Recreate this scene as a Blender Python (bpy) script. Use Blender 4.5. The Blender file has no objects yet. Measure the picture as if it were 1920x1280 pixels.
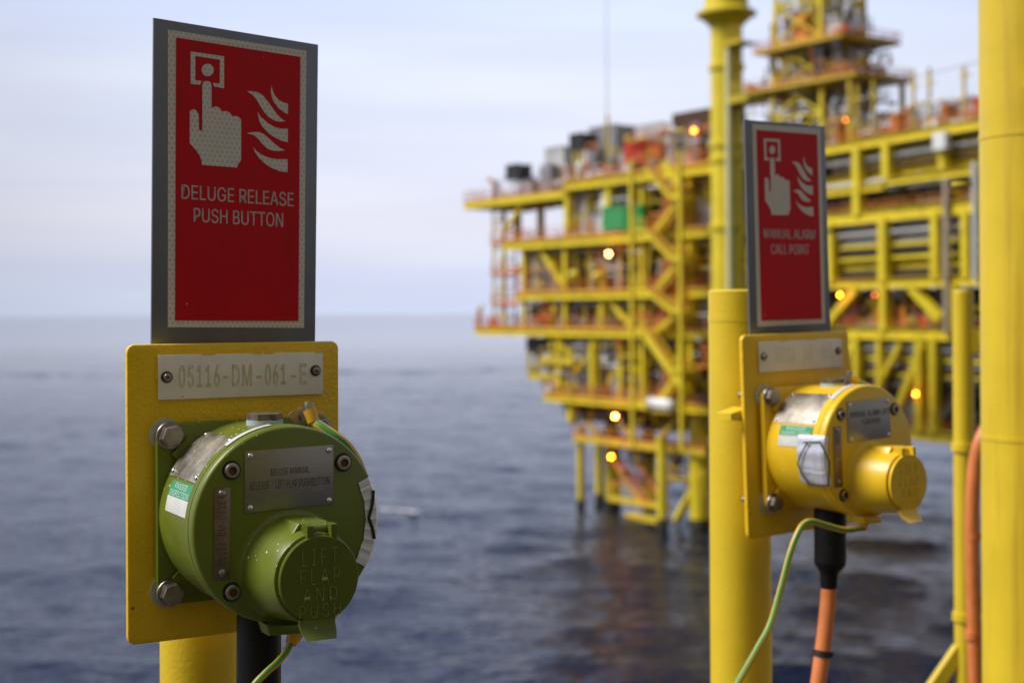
import bpy, bmesh, math, random
from mathutils import Vector, Matrix
random.seed(7)
R_ = math.radians
SC = bpy.context.scene
COL = SC.collection

# ---------------------------------------------------------------- camera
F, HOR, RHO, EYE = 2667.0, 586.0, 0.006, 20.0         # focal length (px of the 1920 px photo), horizon row, roll, eye height
cr = Vector((math.cos(RHO), 0, -math.sin(RHO))); cu = Vector((math.sin(RHO), 0, math.cos(RHO))); cf = Vector((0, 1, 0))
CAM = Vector((0, 0, EYE))
cam_d = bpy.data.cameras.new("camera"); cam = bpy.data.objects.new("camera", cam_d); COL.objects.link(cam)
cam.matrix_world = Matrix(((cr.x, cu.x, -cf.x, 0), (cr.y, cu.y, -cf.y, 0), (cr.z, cu.z, -cf.z, EYE), (0, 0, 0, 1)))
cam_d.sensor_width = 36; cam_d.lens = F / 1920 * 36; cam_d.shift_y = (HOR - 640) / 1920
cam_d.clip_start = 0.05; cam_d.clip_end = 200000
cam_d.dof.use_dof = True; cam_d.dof.focus_distance = 1.0; cam_d.dof.aperture_fstop = 7.8
SC.camera = cam

# ---------------------------------------------------------------- world, sun, exposure
SUN_AZ, SUN_EL = R_(-95), R_(48)                       # azimuth measured from +Y towards +X
wd = bpy.data.worlds.new("World"); SC.world = wd; wd.use_nodes = True
def world():
    nt = wd.node_tree; N = nt.nodes; L = nt.links; N.clear()
    out = N.new('ShaderNodeOutputWorld'); bg = N.new('ShaderNodeBackground'); bg.inputs[1].default_value = 0.1
    sky = N.new('ShaderNodeTexSky'); sky.sky_type = 'NISHITA'; sky.sun_disc = False
    sky.sun_elevation = SUN_EL; sky.sun_rotation = SUN_AZ; sky.air_density = 1.0; sky.dust_density = 2.0
    tc = N.new('ShaderNodeTexCoord'); sp = N.new('ShaderNodeSeparateXYZ'); L.new(tc.outputs['Generated'], sp.inputs[0])
    ramp = N.new('ShaderNodeValToRGB'); e = ramp.color_ramp.elements          # cloud cover: colour by elevation
    e[0].position = 0.0; e[0].color = (.58, .645, .83, 1); e[1].position = 1.0; e[1].color = (.38, .49, .84, 1)
    for p, c in ((.03, (.62, .66, .83)), (.065, (.70, .70, .82)), (.09, (.69, .71, .85)), (.16, (.72, .76, .90)), (.24, (.60, .69, .99)), (.5, (.43, .57, 1.02))):
        k = e.new(p); k.color = (*c, 1)
    L.new(sp.outputs[2], ramp.inputs[0])
    mp = N.new('ShaderNodeMapping'); mp.inputs['Scale'].default_value = (2.2, 2.2, 22); mp.inputs['Rotation'].default_value = (0.05, .03, 0); L.new(tc.outputs['Generated'], mp.inputs[0])
    nz = N.new('ShaderNodeTexNoise'); nz.inputs['Scale'].default_value = 1.5; nz.inputs['Detail'].default_value = 5; nz.inputs['Roughness'].default_value = .5; L.new(mp.outputs[0], nz.inputs[0])
    mr = N.new('ShaderNodeMapRange'); mr.inputs[1].default_value = .35; mr.inputs[2].default_value = .68; mr.inputs[3].default_value = .945; mr.inputs[4].default_value = 1.05; L.new(nz.outputs[0], mr.inputs[0])
    cx = N.new('ShaderNodeCombineColor')                                         # warm tint in the lighter streaks
    m2 = N.new('ShaderNodeMapRange'); m2.inputs[1].default_value = .35; m2.inputs[2].default_value = .68; m2.inputs[3].default_value = .965; m2.inputs[4].default_value = 1.02; L.new(nz.outputs[0], m2.inputs[0])
    L.new(mr.outputs[0], cx.inputs[0]); L.new(mr.outputs[0], cx.inputs[1]); L.new(m2.outputs[0], cx.inputs[2])
    mx = N.new('ShaderNodeMix'); mx.data_type = 'RGBA'; mx.blend_type = 'MULTIPLY'; mx.inputs[0].default_value = 1
    L.new(ramp.outputs[0], mx.inputs[6]); L.new(cx.outputs[0], mx.inputs[7])
    # thinner bright cloud ahead and to the left, thick dark cloud behind
    my = N.new('ShaderNodeMapRange'); my.inputs[1].default_value = -.6; my.inputs[2].default_value = .85; my.inputs[3].default_value = .46; my.inputs[4].default_value = 1.0
    dt = N.new('ShaderNodeVectorMath'); dt.operation = 'DOT_PRODUCT'; dt.inputs[1].default_value = (-.35, .93, .1); L.new(tc.outputs['Generated'], dt.inputs[0]); L.new(dt.outputs['Value'], my.inputs[0])
    # glow centre right of the left sign
    wm = N.new('ShaderNodeMix'); wm.data_type = 'RGBA'; wr = N.new('ShaderNodeMapRange'); wr.inputs[1].default_value = .3; wr.inputs[2].default_value = -.4; L.new(dt.outputs['Value'], wr.inputs[0]); L.new(wr.outputs[0], wm.inputs[0]); L.new(mx.outputs[2], wm.inputs[6]); wm.inputs[7].default_value = (.72, .67, .62, 1)
    d2 = N.new('ShaderNodeVectorMath'); d2.operation = 'DOT_PRODUCT'; d2.inputs[1].default_value = Vector((.06, 1, .11)).normalized(); L.new(tc.outputs['Generated'], d2.inputs[0])
    mg = N.new('ShaderNodeMapRange'); mg.inputs[1].default_value = .90; mg.inputs[2].default_value = 1.0; mg.inputs[3].default_value = .79; mg.inputs[4].default_value = 1.0; mg.interpolation_type = 'SMOOTHSTEP'; L.new(d2.outputs['Value'], mg.inputs[0])
    pr = N.new('ShaderNodeMath'); pr.operation = 'MULTIPLY'; L.new(my.outputs[0], pr.inputs[0]); L.new(mg.outputs[0], pr.inputs[1])
    p10 = N.new('ShaderNodeMath'); p10.operation = 'MULTIPLY'; p10.inputs[1].default_value = 9.7; L.new(pr.outputs[0], p10.inputs[0])
    sc = N.new('ShaderNodeVectorMath'); sc.operation = 'SCALE'; L.new(wm.outputs[2], sc.inputs[0]); L.new(p10.outputs[0], sc.inputs['Scale'])
    fin = N.new('ShaderNodeMix'); fin.data_type = 'RGBA'; fin.inputs[0].default_value = .92
    L.new(sky.outputs[0], fin.inputs[6]); L.new(sc.outputs[0], fin.inputs[7]); L.new(fin.outputs[2], bg.inputs[0]); L.new(bg.outputs[0], out.inputs[0])
world()
sd = bpy.data.lights.new("sun", 'SUN'); sd.energy = 3.3; sd.angle = R_(25); sd.color = (1, .96, .9)
sun = bpy.data.objects.new("sun", sd); COL.objects.link(sun)
sdir = Vector((math.sin(SUN_AZ) * math.cos(SUN_EL), math.cos(SUN_AZ) * math.cos(SUN_EL), math.sin(SUN_EL)))
sun.rotation_euler = sdir.to_track_quat('Z', 'Y').to_euler(); sun.location = (-30, 10, 60)
SC.view_settings.view_transform = 'Standard'; SC.view_settings.look = 'None'; SC.view_settings.exposure = 0.32
SC.render.engine = 'CYCLES'; SC.cycles.use_denoising = True; SC.cycles.max_bounces = 8
SC.cycles.sample_clamp_indirect = 6

# ---------------------------------------------------------------- geometry helpers
class Frame:
    """a thing's own axes: columns of M are its x, y, z in the world"""
    def __init__(s, O, M): s.O = Vector(O); s.M = M
    def mat(s): return Matrix.Translation(s.O) @ s.M.to_4x4()
    def local(s, p): return s.M.transposed() @ (Vector(p) - s.O)
def ray(px, py): return cf + cr * ((px - 960) / F) + cu * ((HOR - py) / F)
def bp(fr, px, py, w=0.0, ax=2):
    """point of a thing's own plane (axis ax = w) seen at photo pixel px, py"""
    o = fr.local(CAM); d = fr.M.transposed() @ ray(px, py); t = (w - o[ax]) / d[ax]
    return o + d * t
def bpcyl(fr, px, py, R, c):
    o = fr.local(CAM); d = fr.M.transposed() @ ray(px, py); x, y = o.x - c[0], o.y - c[1]
    A = d.x * d.x + d.y * d.y; B = x * d.x + y * d.y; C = x * x + y * y - R * R
    t = (-B - math.sqrt(max(0, B * B - A * C))) / A
    return o + d * t
def rotm(th, ro, pi):
    U = Vector((math.cos(th), math.sin(th), 0)); Nn = Vector((math.sin(th), -math.cos(th), 0)); V = Vector((0, 0, 1))
    M = Matrix((U, V, Nn)).transposed()
    return M @ Matrix.Rotation(ro, 3, 'Z') @ Matrix.Rotation(pi, 3, 'X')
def at(px, py, Y): return CAM + ray(px, py) * Y

def new(): return bmesh.new()
def obj(name, bm, m, parent=None, smooth=35, fr=None):
    me = bpy.data.meshes.new(name)
    bmesh.ops.recalc_face_normals(bm, faces=bm.faces)
    bm.to_mesh(me); bm.free()
    for x in (m if isinstance(m, (list, tuple)) else [m]): me.materials.append(x)
    if smooth:
        for p in me.polygons: p.use_smooth = True
        me.set_sharp_from_angle(angle=R_(smooth))
    o = bpy.data.objects.new(name, me); COL.objects.link(o)
    if parent: o.parent = parent
    elif fr: o.matrix_world = fr.mat()
    return o
def tag(o, label, cat=None, group=None, kind=None):
    if label: o['label'] = label
    if cat: o['category'] = cat
    if group: o['group'] = group
    if kind: o['kind'] = kind
    return o
def thing(name, fr, label, cat, group=None):
    o = bpy.data.objects.new(name, None); COL.objects.link(o); o.empty_display_size = .05
    o.matrix_world = fr.mat(); return tag(o, label, cat, group)
def face(bm, vs, mi=0):
    f = bm.faces.new(vs); f.material_index = mi; return f
def box(bm, x0, x1, y0, y1, z0, z1, mi=0):
    v = [bm.verts.new((x, y, z)) for z in (z0, z1) for y in (y0, y1) for x in (x0, x1)]
    for q in ((0, 2, 3, 1), (4, 5, 7, 6), (0, 1, 5, 4), (2, 6, 7, 3), (0, 4, 6, 2), (1, 3, 7, 5)): face(bm, [v[i] for i in q], mi)
def basis(d):
    d = d.normalized(); a = Vector((0, 0, 1)) if abs(d.z) < .9 else Vector((1, 0, 0))
    x = d.cross(a).normalized(); return x, x.cross(d).normalized(), d
def beam(bm, a, b, w, h=None, mi=0):
    a, b = Vector(a), Vector(b); x, y, d = basis(b - a); h = h or w; v = []
    for p in (a, b):
        for sx, sy in ((-1, -1), (1, -1), (1, 1), (-1, 1)): v.append(bm.verts.new(p + x * sx * w / 2 + y * sy * h / 2))
    for q in ((3, 2, 1, 0), (4, 5, 6, 7), (0, 1, 5, 4), (1, 2, 6, 5), (2, 3, 7, 6), (3, 0, 4, 7)): face(bm, [v[i] for i in q], mi)
def cyl(bm, a, b, r, seg=20, r2=None, mi=0, cap=True, phase=0.0):
    a, b = Vector(a), Vector(b); x, y, d = basis(b - a); r2 = r if r2 is None else r2; rings = []
    for p, rr in ((a, r), (b, r2)):
        rings.append([bm.verts.new(p + (x * math.cos(t) + y * math.sin(t)) * rr) for t in (phase + 2 * math.pi * i / seg for i in range(seg))])
    for i in range(seg): face(bm, [rings[0][i], rings[0][(i + 1) % seg], rings[1][(i + 1) % seg], rings[1][i]], mi)
    if cap: face(bm, rings[0][::-1], mi); face(bm, rings[1], mi)
def lathe(bm, prof, c=(0, 0), seg=96, mi=0, close=True, sx=1.0):
    """profile of (radius, z) turned about the local z axis through c"""
    rings = []
    for r, z in prof:
        rings.append([bm.verts.new((c[0] + sx * r * math.cos(2 * math.pi * i / seg), c[1] + r * math.sin(2 * math.pi * i / seg), z)) for i in range(seg)])
    for A, B in zip(rings, rings[1:]):
        for i in range(seg): face(bm, [A[i], A[(i + 1) % seg], B[(i + 1) % seg], B[i]], mi)
    if close: face(bm, rings[0][::-1], mi); face(bm, rings[-1], mi)
def smooth_path(pts, n=8):
    P = [Vector(p) for p in pts]; P = [2 * P[0] - P[1]] + P + [2 * P[-1] - P[-2]]; out = []
    for i in range(1, len(P) - 2):
        for k in range(n):
            t = k / n; a, b, c, d = P[i - 1:i + 3]
            out.append(.5 * ((2 * b) + (c - a) * t + (2 * a - 5 * b + 4 * c - d) * t * t + (3 * b - a - 3 * c + d) * t ** 3))
    out.append(P[-2]); return out
def tube(bm, pts, r, seg=14, stripe=None, n=8, twist=0.0):
    P = smooth_path(pts, n) if n > 1 else [Vector(p) for p in pts]; rings = []; x = None
    for i, p in enumerate(P):
        d = (P[min(i + 1, len(P) - 1)] - P[max(i - 1, 0)]).normalized()
        if x is None: x = basis(d)[0]
        x = (x - d * x.dot(d)).normalized(); y = d.cross(x)
        rr = r(i / (len(P) - 1)) if callable(r) else r
        rings.append([bm.verts.new(p + (x * math.cos(t) + y * math.sin(t)) * rr) for t in (twist * i + 2 * math.pi * k / seg for k in range(seg))])
    for A, B in zip(rings, rings[1:]):
        for i in range(seg): face(bm, [A[i], A[(i + 1) % seg], B[(i + 1) % seg], B[i]], 1 if stripe and (i % seg) in stripe else 0)
    face(bm, rings[0][::-1]); face(bm, rings[-1])
def inset(poly, d):
    n = len(poly); A = sum(poly[i][0] * poly[(i + 1) % n][1] - poly[(i + 1) % n][0] * poly[i][1] for i in range(n)); s = 1 if A > 0 else -1; out = []
    for i in range(n):
        p, q, t = (Vector(poly[(i + k) % n][:2]) for k in (-1, 0, 1))
        a = (q - p).normalized(); b = (t - q).normalized(); na = Vector((-a.y, a.x)) * s; nb = Vector((-b.y, b.x)) * s
        m = (na + nb); m = m / max(.3, m.dot(m) / 2); out.append(q + m * d)
    return out
def prism(bm, poly, w0, w1, bev=0.0, mi=0):
    """a flat outline with thickness, its front edge rounded by bev"""
    lv = [(w0, 0)] if not bev else [(w0, bev), (w0 + bev * .3, bev * .3), (w0 + bev, 0)]
    lv += [(w1, 0)] if not bev else [(w1 - bev, 0), (w1 - bev * .3, bev * .3), (w1, bev)]
    rings = []
    for w, d in lv:
        pp = inset(poly, d) if d else poly
        rings.append([bm.verts.new((p[0], p[1], w)) for p in pp])
    n = len(poly)
    for A, B in zip(rings, rings[1:]):
        for i in range(n): face(bm, [A[i], A[(i + 1) % n], B[(i + 1) % n], B[i]], mi)
    f0 = face(bm, rings[0][::-1], mi); f1 = face(bm, rings[-1], mi); f0.normal_update(); f1.normal_update()
    if n > 6: bmesh.ops.triangulate(bm, faces=[f0, f1])
def rrect(x0, x1, y0, y1, r, k=6):
    out = []
    for cx, cy, a in ((x1 - r, y1 - r, 0), (x0 + r, y1 - r, 90), (x0 + r, y0 + r, 180), (x1 - r, y0 + r, 270)):
        for i in range(k + 1): t = R_(a + 90 * i / k); out.append((cx + r * math.cos(t), cy + r * math.sin(t)))
    return out
def bil(q, s, t): return q[0].lerp(q[1], s).lerp(q[3].lerp(q[2], s), t)      # q: TL TR BR BL
def load_font():
    try: return bpy.data.fonts.load(bpy.utils.system_resource('DATAFILES', path='fonts') + '/Inter.woff2')
    except Exception: return None
FONT = load_font()
def text_bm(body, quad, lift=.0002, bold=0.0, extrude=0.0, spacing=1.0, outline=0.0, mapf=None):
    """lettering fitted to a quad of local points (or laid out by mapf(s, t, height))"""
    cu_ = bpy.data.curves.new("lettering", 'FONT'); cu_.body = body
    if FONT: cu_.font = FONT
    cu_.size = 1; cu_.offset = bold; cu_.space_character = spacing; cu_.resolution_u = 4
    if outline: cu_.fill_mode = 'NONE'; cu_.bevel_depth = outline; cu_.bevel_resolution = 1
    elif extrude: cu_.extrude = .5
    o = bpy.data.objects.new("lettering", cu_); COL.objects.link(o); bpy.context.view_layer.update()
    me = bpy.data.meshes.new_from_object(o.evaluated_get(bpy.context.evaluated_depsgraph_get()))
    COL.objects.unlink(o); bpy.data.objects.remove(o); bpy.data.curves.remove(cu_)
    xs = [v.co.x for v in me.vertices]; ys = [v.co.y for v in me.vertices]; x0, x1, y0, y1 = min(xs), max(xs), min(ys), max(ys)
    bm = new(); bm.from_mesh(me); bpy.data.meshes.remove(me)
    for v in bm.verts:
        s = (v.co.x - x0) / (x1 - x0); t = 1 - (v.co.y - y0) / (y1 - y0)
        h = lift + (extrude * (v.co.z + .5) if extrude else (v.co.z * .02 if outline else 0))
        if mapf: v.co = mapf(s, t, h)
        else: p = bil(quad, s, t); v.co = p + Vector((0, 0, h))
    return bm
def Q(fr, px, w): return [bp(fr, x, y, w) for x, y in px]
def join(a, b):
    me = bpy.data.meshes.new("tmp"); b.to_mesh(me); b.free(); a.from_mesh(me); bpy.data.meshes.remove(me); return a

# ---------------------------------------------------------------- materials
MATS = {}
def runs(color, s, ax, thr=.62, amt=.6, thin=.05):
    """rust and dirt that has run down the surface, in long uneven streaks"""
    def f(N, L, src, col):
        mp = N.new('ShaderNodeMapping'); sc = [s, s, s]; sc[ax] *= thin; mp.inputs['Scale'].default_value = sc; L.new(src, mp.inputs[0])
        nz = N.new('ShaderNodeTexNoise'); nz.inputs['Scale'].default_value = 1; nz.inputs['Detail'].default_value = 5; nz.inputs['Roughness'].default_value = .65; L.new(mp.outputs[0], nz.inputs[0])
        mr = N.new('ShaderNodeMapRange'); mr.inputs[1].default_value = thr; mr.inputs[2].default_value = thr + .13; mr.inputs[4].default_value = amt; L.new(nz.outputs[0], mr.inputs[0])
        mx = N.new('ShaderNodeMix'); mx.data_type = 'RGBA'; L.new(mr.outputs[0], mx.inputs[0]); L.new(col, mx.inputs[6]); mx.inputs[7].default_value = (*color, 1); return mx.outputs[2]
    return f
RUST = (.22, .085, .015)
def mat(name, base, rough=.5, metal=0.0, var=.12, vs=30, bump=0.0, bs=300, bd=.0006, spots=(), stretch=None, spec=.5, rv=.08, extra=None):
    m = bpy.data.materials.new(name); m.use_nodes = True; nt = m.node_tree; N = nt.nodes; L = nt.links; b = N['Principled BSDF']
    b.inputs['Metallic'].default_value = metal; b.inputs['Specular IOR Level'].default_value = spec
    tc = N.new('ShaderNodeTexCoord'); src = tc.outputs['Object']
    if stretch:
        mp = N.new('ShaderNodeMapping'); mp.inputs['Scale'].default_value = stretch; L.new(src, mp.inputs[0]); vsrc = mp.outputs[0]
    else: vsrc = src
    nz = N.new('ShaderNodeTexNoise'); nz.inputs['Scale'].default_value = vs; nz.inputs['Detail'].default_value = 6; nz.inputs['Roughness'].default_value = .6; L.new(vsrc, nz.inputs[0])
    mr = N.new('ShaderNodeMapRange'); mr.inputs[1].default_value = .3; mr.inputs[2].default_value = .7; mr.inputs[3].default_value = 1 - var; mr.inputs[4].default_value = 1 + var; L.new(nz.outputs[0], mr.inputs[0])
    sc = N.new('ShaderNodeVectorMath'); sc.operation = 'SCALE'; sc.inputs[0].default_value = base; L.new(mr.outputs[0], sc.inputs['Scale']); col = sc.outputs[0]
    if extra: col = extra(N, L, src, col)
    for (c, s, t, keep, *up) in spots:
        vo = N.new('ShaderNodeTexVoronoi'); vo.inputs['Scale'].default_value = s; L.new(src, vo.inputs[0])
        sx = N.new('ShaderNodeSeparateColor'); L.new(vo.outputs['Color'], sx.inputs[0])
        th = N.new('ShaderNodeMath'); th.operation = 'MULTIPLY'; th.inputs[1].default_value = t; L.new(sx.outputs[1], th.inputs[0])
        lt = N.new('ShaderNodeMath'); lt.operation = 'LESS_THAN'; L.new(vo.outputs['Distance'], lt.inputs[0]); L.new(th.outputs[0], lt.inputs[1])
        gt = N.new('ShaderNodeMath'); gt.operation = 'GREATER_THAN'; gt.inputs[1].default_value = keep; L.new(sx.outputs[0], gt.inputs[0])
        ml = N.new('ShaderNodeMath'); ml.operation = 'MULTIPLY'; L.new(lt.outputs[0], ml.inputs[0]); L.new(gt.outputs[0], ml.inputs[1])
        if up:                                            # dried salt and dust lie on faces that look upwards
            ge = N.new('ShaderNodeNewGeometry'); gz = N.new('ShaderNodeSeparateXYZ'); L.new(ge.outputs['Normal'], gz.inputs[0]); gu = N.new('ShaderNodeMath'); gu.operation = 'GREATER_THAN'; gu.inputs[1].default_value = up[0]; L.new(gz.outputs[2], gu.inputs[0])
            m2 = N.new('ShaderNodeMath'); m2.operation = 'MULTIPLY'; L.new(ml.outputs[0], m2.inputs[0]); L.new(gu.outputs[0], m2.inputs[1]); ml = m2
        mx = N.new('ShaderNodeMix'); mx.data_type = 'RGBA'; L.new(ml.outputs[0], mx.inputs[0]); L.new(col, mx.inputs[6]); mx.inputs[7].default_value = (*c, 1); col = mx.outputs[2]
    L.new(col, b.inputs['Base Color'])
    rr = N.new('ShaderNodeMapRange'); rr.inputs[1].default_value = .3; rr.inputs[2].default_value = .7; rr.inputs[3].default_value = max(.03, rough - rv); rr.inputs[4].default_value = min(1, rough + rv)
    L.new(nz.outputs[0], rr.inputs[0]); L.new(rr.outputs[0], b.inputs['Roughness'])
    if bump:
        n2 = N.new('ShaderNodeTexNoise'); n2.inputs['Scale'].default_value = bs; n2.inputs['Detail'].default_value = 3; L.new(src, n2.inputs[0])
        bn = N.new('ShaderNodeBump'); bn.inputs['Strength'].default_value = bump; bn.inputs['Distance'].default_value = bd; L.new(n2.outputs[0], bn.inputs['Height']); L.new(bn.outputs[0], b.inputs['Normal'])
    MATS[name] = m; return m
def honeycomb(N, L, src, col):
    """retroreflective sheeting: hexagonal cells with a darker round centre"""
    def vm(op, a, b=None):
        n = N.new('ShaderNodeVectorMath'); n.operation = op; L.new(a, n.inputs[0])
        if b is not None:
            if isinstance(b, tuple): n.inputs[1].default_value = b
            else: L.new(b, n.inputs[1])
        return n
    def mt(op, a, b=None):
        n = N.new('ShaderNodeMath'); n.operation = op; L.new(a, n.inputs[0])
        if b is not None:
            if isinstance(b, float): n.inputs[1].default_value = b
            else: L.new(b, n.inputs[1])
        return n.outputs[0]
    p = vm('MULTIPLY', src, (1 / .0041, 1 / .0041, 0)).outputs[0]; p = vm('ADD', p, (100, 100 * 1.7320508, 0)).outputs[0]
    r = (1.0, 1.7320508, 1.0); h = (.5, .8660254, 0.0)
    a = vm('SUBTRACT', vm('MODULO', p, r).outputs[0], h).outputs[0]
    q = vm('SUBTRACT', p, h).outputs[0]; b = vm('SUBTRACT', vm('MODULO', q, r).outputs[0], h).outputs[0]
    la = vm('LENGTH', a).outputs['Value']; lb = vm('LENGTH', b).outputs['Value']
    d = mt('MINIMUM', la, lb)
    mr = N.new('ShaderNodeMapRange'); mr.inputs[1].default_value = .33; mr.inputs[2].default_value = .41; mr.inputs[3].default_value = .84; mr.inputs[4].default_value = 1.08; mr.interpolation_type = 'SMOOTHSTEP'; L.new(d, mr.inputs[0])
    s = N.new('ShaderNodeVectorMath'); s.operation = 'SCALE'; L.new(col, s.inputs[0]); L.new(mr.outputs[0], s.inputs['Scale']); return s.outputs[0]
BLK = (.02, .015, .01); WHT = (.75, .75, .72)
M_plate = mat('plate_yellow_paint', (.86, .535, .010), .40, var=.10, vs=18, extra=runs((.34, .15, .01), 45, 1, .63, .5, .12), bump=.38, bs=330, bd=.0022, spots=((BLK, 90, .09, .82), ((.25, .12, .01), 60, .2, .8)))
M_pole = mat('post_yellow_paint', (.74, .52, .018), .42, var=.06, vs=14, bump=.35, bs=260, bd=.001, spots=(((.35, .17, .01), 25, .09, .8), (BLK, 60, .05, .85)), extra=runs((.50, .27, .02), 55, 1, .60, .45))
M_ybox = mat('yellow_enclosure_paint', (.82, .51, .010), .34, var=.07, vs=30, bump=.12, bs=500, spots=(((.85, .75, .45), 160, .16, .8), (BLK, 70, .06, .85)))
M_gbox = mat('green_enclosure_paint', (.135, .170, .012), .36, spec=.5, var=.10, vs=30, bump=.12, bs=500, spots=((WHT, 330, .28, .72, .18), ((.04, .05, .01), 60, .1, .8)))
M_gflap = mat('green_flap_paint', (.098, .122, .010), .38, spec=.3, var=.10, vs=40, bump=.1, bs=500, spots=((WHT, 170, .12, .9),))
M_lit_g = mat('lit_green_lettering', (.33, .36, .11), .45, var=.25, vs=200)  # paler green stands in for light caught on the raised letters
M_red = mat('red_sign_film', (.56, .001, .006), .45, spec=.2, var=.07, vs=22, spots=((BLK, 120, .07, .80), ((.7, .6, .55), 120, .075, .80)), extra=runs((.30, .01, .015), 30, 1, .58, .35, .2))
M_hex = mat('reflective_white_sheeting', (.66, .61, .55), .45, var=.05, vs=60, extra=honeycomb)
M_letter = mat('faded_white_lettering', (.50, .41, .39), .5, var=.28, vs=500)
M_sgrey = mat('sign_backing_grey', (.17, .18, .215), .36, metal=.3, var=.12, vs=25, spots=((BLK, 150, .07, .85),))
M_tag = mat('white_tag_laminate', (.84, .775, .71), .45, var=.07, vs=45, spots=((BLK, 110, .055, .82), ((.40, .33, .25), 60, .11, .8)))
M_groove = mat('engraved_groove_tan', (.60, .51, .30), .6, var=.15, vs=200)
M_steel = mat('brushed_stainless_steel', (.33, .31, .29), .36, metal=.9, var=.14, vs=160, stretch=(.6, 8, 1), spots=(((.16, .10, .06), 90, .12, .8),))
M_worn = mat('worn_stainless_steel', (.42, .38, .32), .42, metal=.9, var=.35, vs=45, spots=((WHT, 330, .32, .45),))
M_plug = mat('weathered_plug_metal', (.20, .16, .12), .55, metal=.6, var=.5, vs=140)
M_plug2 = mat('stud_steel', (.50, .46, .42), .35, metal=.9, var=.3, vs=140)
M_bolt = mat('bolt_steel', (.36, .31, .28), .38, metal=.95, var=.3, vs=120)
M_rivet = mat('rivet_steel', (.75, .72, .68), .25, metal=1.0, var=.1)
M_dark = mat('blackened_steel', (.07, .055, .045), .4, metal=.8, var=.3, vs=150)
M_rust = mat('rusty_socket', (.12, .05, .025), .75, var=.4, vs=200)
M_rusty = mat('rust_brown_lettering', (.13, .075, .05), .7, var=.35, vs=300)
M_nylon = mat('white_nylon', (.52, .52, .48), .5)
M_blue = mat('pale_blue_seal', (.42, .50, .56), .55)
M_rubber = mat('black_rubber', (.007, .0065, .007), .42, var=.2, vs=60, spec=.25, spots=(((.3, .3, .3), 130, .07, .9),))
M_orange = mat('orange_cable_sheath', (.68, .20, .055), .5, var=.14, vs=40)
M_wy = mat('earth_wire_yellow', (.66, .42, .03), .4, var=.1); M_wg = mat('earth_wire_green', (.10, .29, .05), .4, var=.1)
M_fer = mat('yellow_crimp_sleeve', (.72, .36, .015), .45, var=.15, vs=120)
M_sgreen = mat('sticker_green', (.03, .30, .14), .5, var=.1, vs=60); M_swhite = mat('sticker_white', (.62, .62, .58), .5, var=.1, vs=80, spots=((BLK, 400, .13, .75),)); M_sprint = mat('sticker_print_white', (.55, .68, .60), .5)
M_foil = mat('silver_foil', (.78, .78, .83), .42, metal=.65, var=.08, vs=80); M_black = mat('black_marker_line', (.012, .012, .012), .5)
M_post = mat('column_yellow_paint', (.72, .51, .018), .42, var=.08, vs=9, bump=.35, bs=200, bd=.001, spots=(((.35, .17, .01), 25, .09, .75), (BLK, 50, .05, .85)), extra=runs((.46, .24, .02), 34, 2, .57, .5, .04))
# far platform paints
PY = mat('platform_yellow', (.74, .58, .014), .5, var=.12, vs=.5, extra=runs(RUST, 1.6, 2, .60, .65, .12)); PY2 = mat('platform_dull_yellow', (.58, .43, .02), .55, var=.2, vs=.6, extra=runs(RUST, 1.2, 2, .56, .7, .15))
PO = mat('handrail_orange', (.62, .20, .035), .55, var=.15, vs=.5); PG = mat('platform_grey', (.30, .30, .32), .55, var=.2, vs=.5)
PL_ = mat('platform_light_grey', (.58, .58, .58), .5, var=.15, vs=.5); PD = mat('platform_dark_steel', (.035, .033, .035), .6, var=.3, vs=.5)
PB = mat('platform_brown', (.10, .045, .02), .7, var=.25, vs=.4); PR = mat('platform_red', (.62, .055, .02), .5, var=.1, vs=.5)
PGR = mat('container_green', (.03, .30, .06), .5, var=.12, vs=.4); PW = mat('platform_white', (.78, .78, .76), .5, var=.06, vs=.4); PBL = mat('drum_blue', (.03, .10, .32), .45, var=.1, vs=1)
PUR = mat('violet_tarpaulin', (.13, .07, .30), .6, var=.1, vs=1); PS = mat('platform_pipe_steel', (.50, .50, .52), .38, metal=.6, var=.15, vs=.8)
def glow(name, c, s):
    m = bpy.data.materials.new(name); m.use_nodes = True; N = m.node_tree.nodes; b = N['Principled BSDF']
    b.inputs['Base Color'].default_value = (*c, 1); b.inputs['Emission Color'].default_value = (*c, 1); b.inputs['Emission Strength'].default_value = s; return m
E_hot = glow('sodium_lamp_bright', (1, .24, .05), 90); E_mid = glow('sodium_lamp', (1, .205, .010), 85); E_low = glow('sodium_lamp_dim', (1, .10, .002), 70); E_faint = glow('sodium_glow_faint', (1, .22, .03), 11)

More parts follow.
